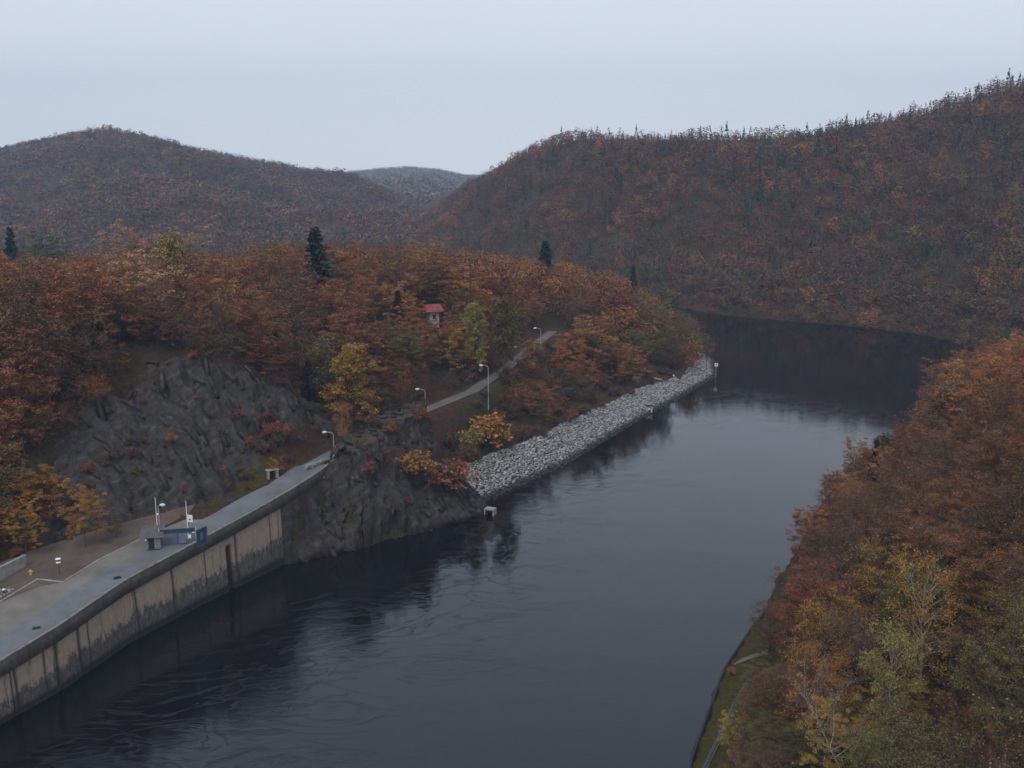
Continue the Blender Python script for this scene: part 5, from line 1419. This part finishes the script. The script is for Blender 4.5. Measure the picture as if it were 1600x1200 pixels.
TL = [blob(760 + i, 80, 4.8, 12.5, .78, 8) for i in range(4)] + [blob(770, 45, 2.6, 13, .95, 5, True)]
Kx = np.where(con, 4, r.integers(0, 4, len(P)))
Cx = Cx * np.array([[.92, .98, 1.15]])  # bluish haze tint painted into these crowns as well
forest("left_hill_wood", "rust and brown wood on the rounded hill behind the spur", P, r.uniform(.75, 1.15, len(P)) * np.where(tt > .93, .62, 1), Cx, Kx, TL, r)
print("left hill", len(P))
P, u, tt = scatter(HD, 26000, r, (530, 750), (0.0, 1.1)); k = relax(P, 8); P, u, tt = P[k], u[k], tt[k]
con = r.uniform(0, 1, len(P)) < np.clip((tt - .85) * 6, 0, .85) + .1
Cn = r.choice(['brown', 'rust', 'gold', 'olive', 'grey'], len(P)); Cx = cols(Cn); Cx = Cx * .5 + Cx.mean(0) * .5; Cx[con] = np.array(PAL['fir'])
TD = [blob(780 + i, 26, 6.5, 14, 2.0, 6) for i in range(3)] + [blob(790, 24, 5, 18, 2.4, 5, True)]
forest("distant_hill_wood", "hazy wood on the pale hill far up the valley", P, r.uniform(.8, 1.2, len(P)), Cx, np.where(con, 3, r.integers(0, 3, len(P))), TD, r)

# ---- the stone bank: several thousand laid stones
r = np.random.default_rng(9)
sh_m = (L_SHORE[:, 1] > 186) & (L_SHORE[:, 1] < 331) & (L_SHORE[:, 0] > -10)
bp, bu = poly_resample(L_SHORE[sh_m], .54)
bt = np.gradient(bp, axis=0); bt /= np.linalg.norm(bt, axis=1, keepdims=True); bn = np.stack([-bt[:, 1], bt[:, 0]], 1)
ST = []
for i in range(len(bp)):
    wtop = 8.6 + .5 * math.sin(i * .015)
    yy = bp[i, 1]
    # ragged upper edge where scrub has crept over the stones
    cut = wtop - max(0.0, 2.6 * float(fbm(np.array([i / 35.0]), np.array([0.3]), seed=44)[0]) + (1.2 if yy > 232 else 0) + (1.5 if yy > 288 else 0))
    for d in np.arange(-.9, cut, .43):
        ST.append((bp[i, 0] + bn[i, 0] * (d + r.uniform(-.18, .18)) + bt[i, 0] * r.uniform(-.22, .22), bp[i, 1] + bn[i, 1] * (d + r.uniform(-.18, .18)) + bt[i, 1] * r.uniform(-.22, .22), d))
ST = np.array(ST)
hz_ = height(ST[:, 0], ST[:, 1])
hz_ = np.where(ST[:, 2] < .5, np.maximum(hz_, ST[:, 2] * .53), hz_)
cube = np.array([[a, b2, c] for a in (-1, 1) for b2 in (-1, 1) for c in (-1, 1)], float) * .5
cf = np.array([[0, 1, 3, 2], [4, 6, 7, 5], [0, 4, 5, 1], [2, 3, 7, 6], [0, 2, 6, 4], [1, 5, 7, 3]])
n = len(ST)
vv = cube[None] * r.uniform(.5, 1.1, (n, 1, 3)) * np.array([.66, .44, .34]) + r.normal(0, .045, (n, 8, 3))
az = r.normal(rad(55), .5, n); ca, sa = np.cos(az), np.sin(az)
tilt = r.uniform(-.3, .3, n)
vx = vv[..., 0] * ca[:, None] - vv[..., 1] * sa[:, None]; vy = vv[..., 0] * sa[:, None] + vv[..., 1] * ca[:, None]; vz = vv[..., 2] + vv[..., 0] * tilt[:, None]
V = np.stack([vx + ST[:, 0:1], vy + ST[:, 1:2], vz + hz_[:, None] + r.uniform(-.05, .10, (n, 1))], -1).reshape(-1, 3)
wet = 1 - sstep(.25, 1.0, ST[:, 2] * .53 + r.uniform(-.2, .2, n))
tc = (np.array([[.38, .362, .355]]) * r.uniform(.35, 1.25, (n, 1)) * (1 + r.uniform(-.06, .06, (n, 3)))) * (1 - .88 * wet[:, None])
me = mesh_np("stone_bank", V, (cf[None] + np.arange(n)[:, None, None] * 8).reshape(-1, 4), M_STONE, False, {"tint": np.repeat(tc, 8, 0)})
o = obj("stone_bank", me); o["kind"] = "stuff"; o["label"] = "sloping bank of pale loose stones between scrub and water"
print("stones", n, "trees", cnt, "shrubs", sh, "mass", len(mass))
# ================================================================ HAZE: the valley air
hz = bpy.data.materials.new("valley air"); hz.use_nodes = True
hn = hz.node_tree; hn.nodes.clear()
ho = hn.nodes.new("ShaderNodeOutputMaterial"); hv = hn.nodes.new("ShaderNodeVolumePrincipled")
hv.inputs["Color"].default_value = (.60, .76, 1.0, 1); hv.inputs["Density"].default_value = .00020
hv.inputs["Anisotropy"].default_value = 0.0
hn.links.new(hv.outputs[0], ho.inputs["Volume"])
o = MB().box((0, 1950, 195), (6900, 5200, 410)).build("haze", hz, kind="stuff")
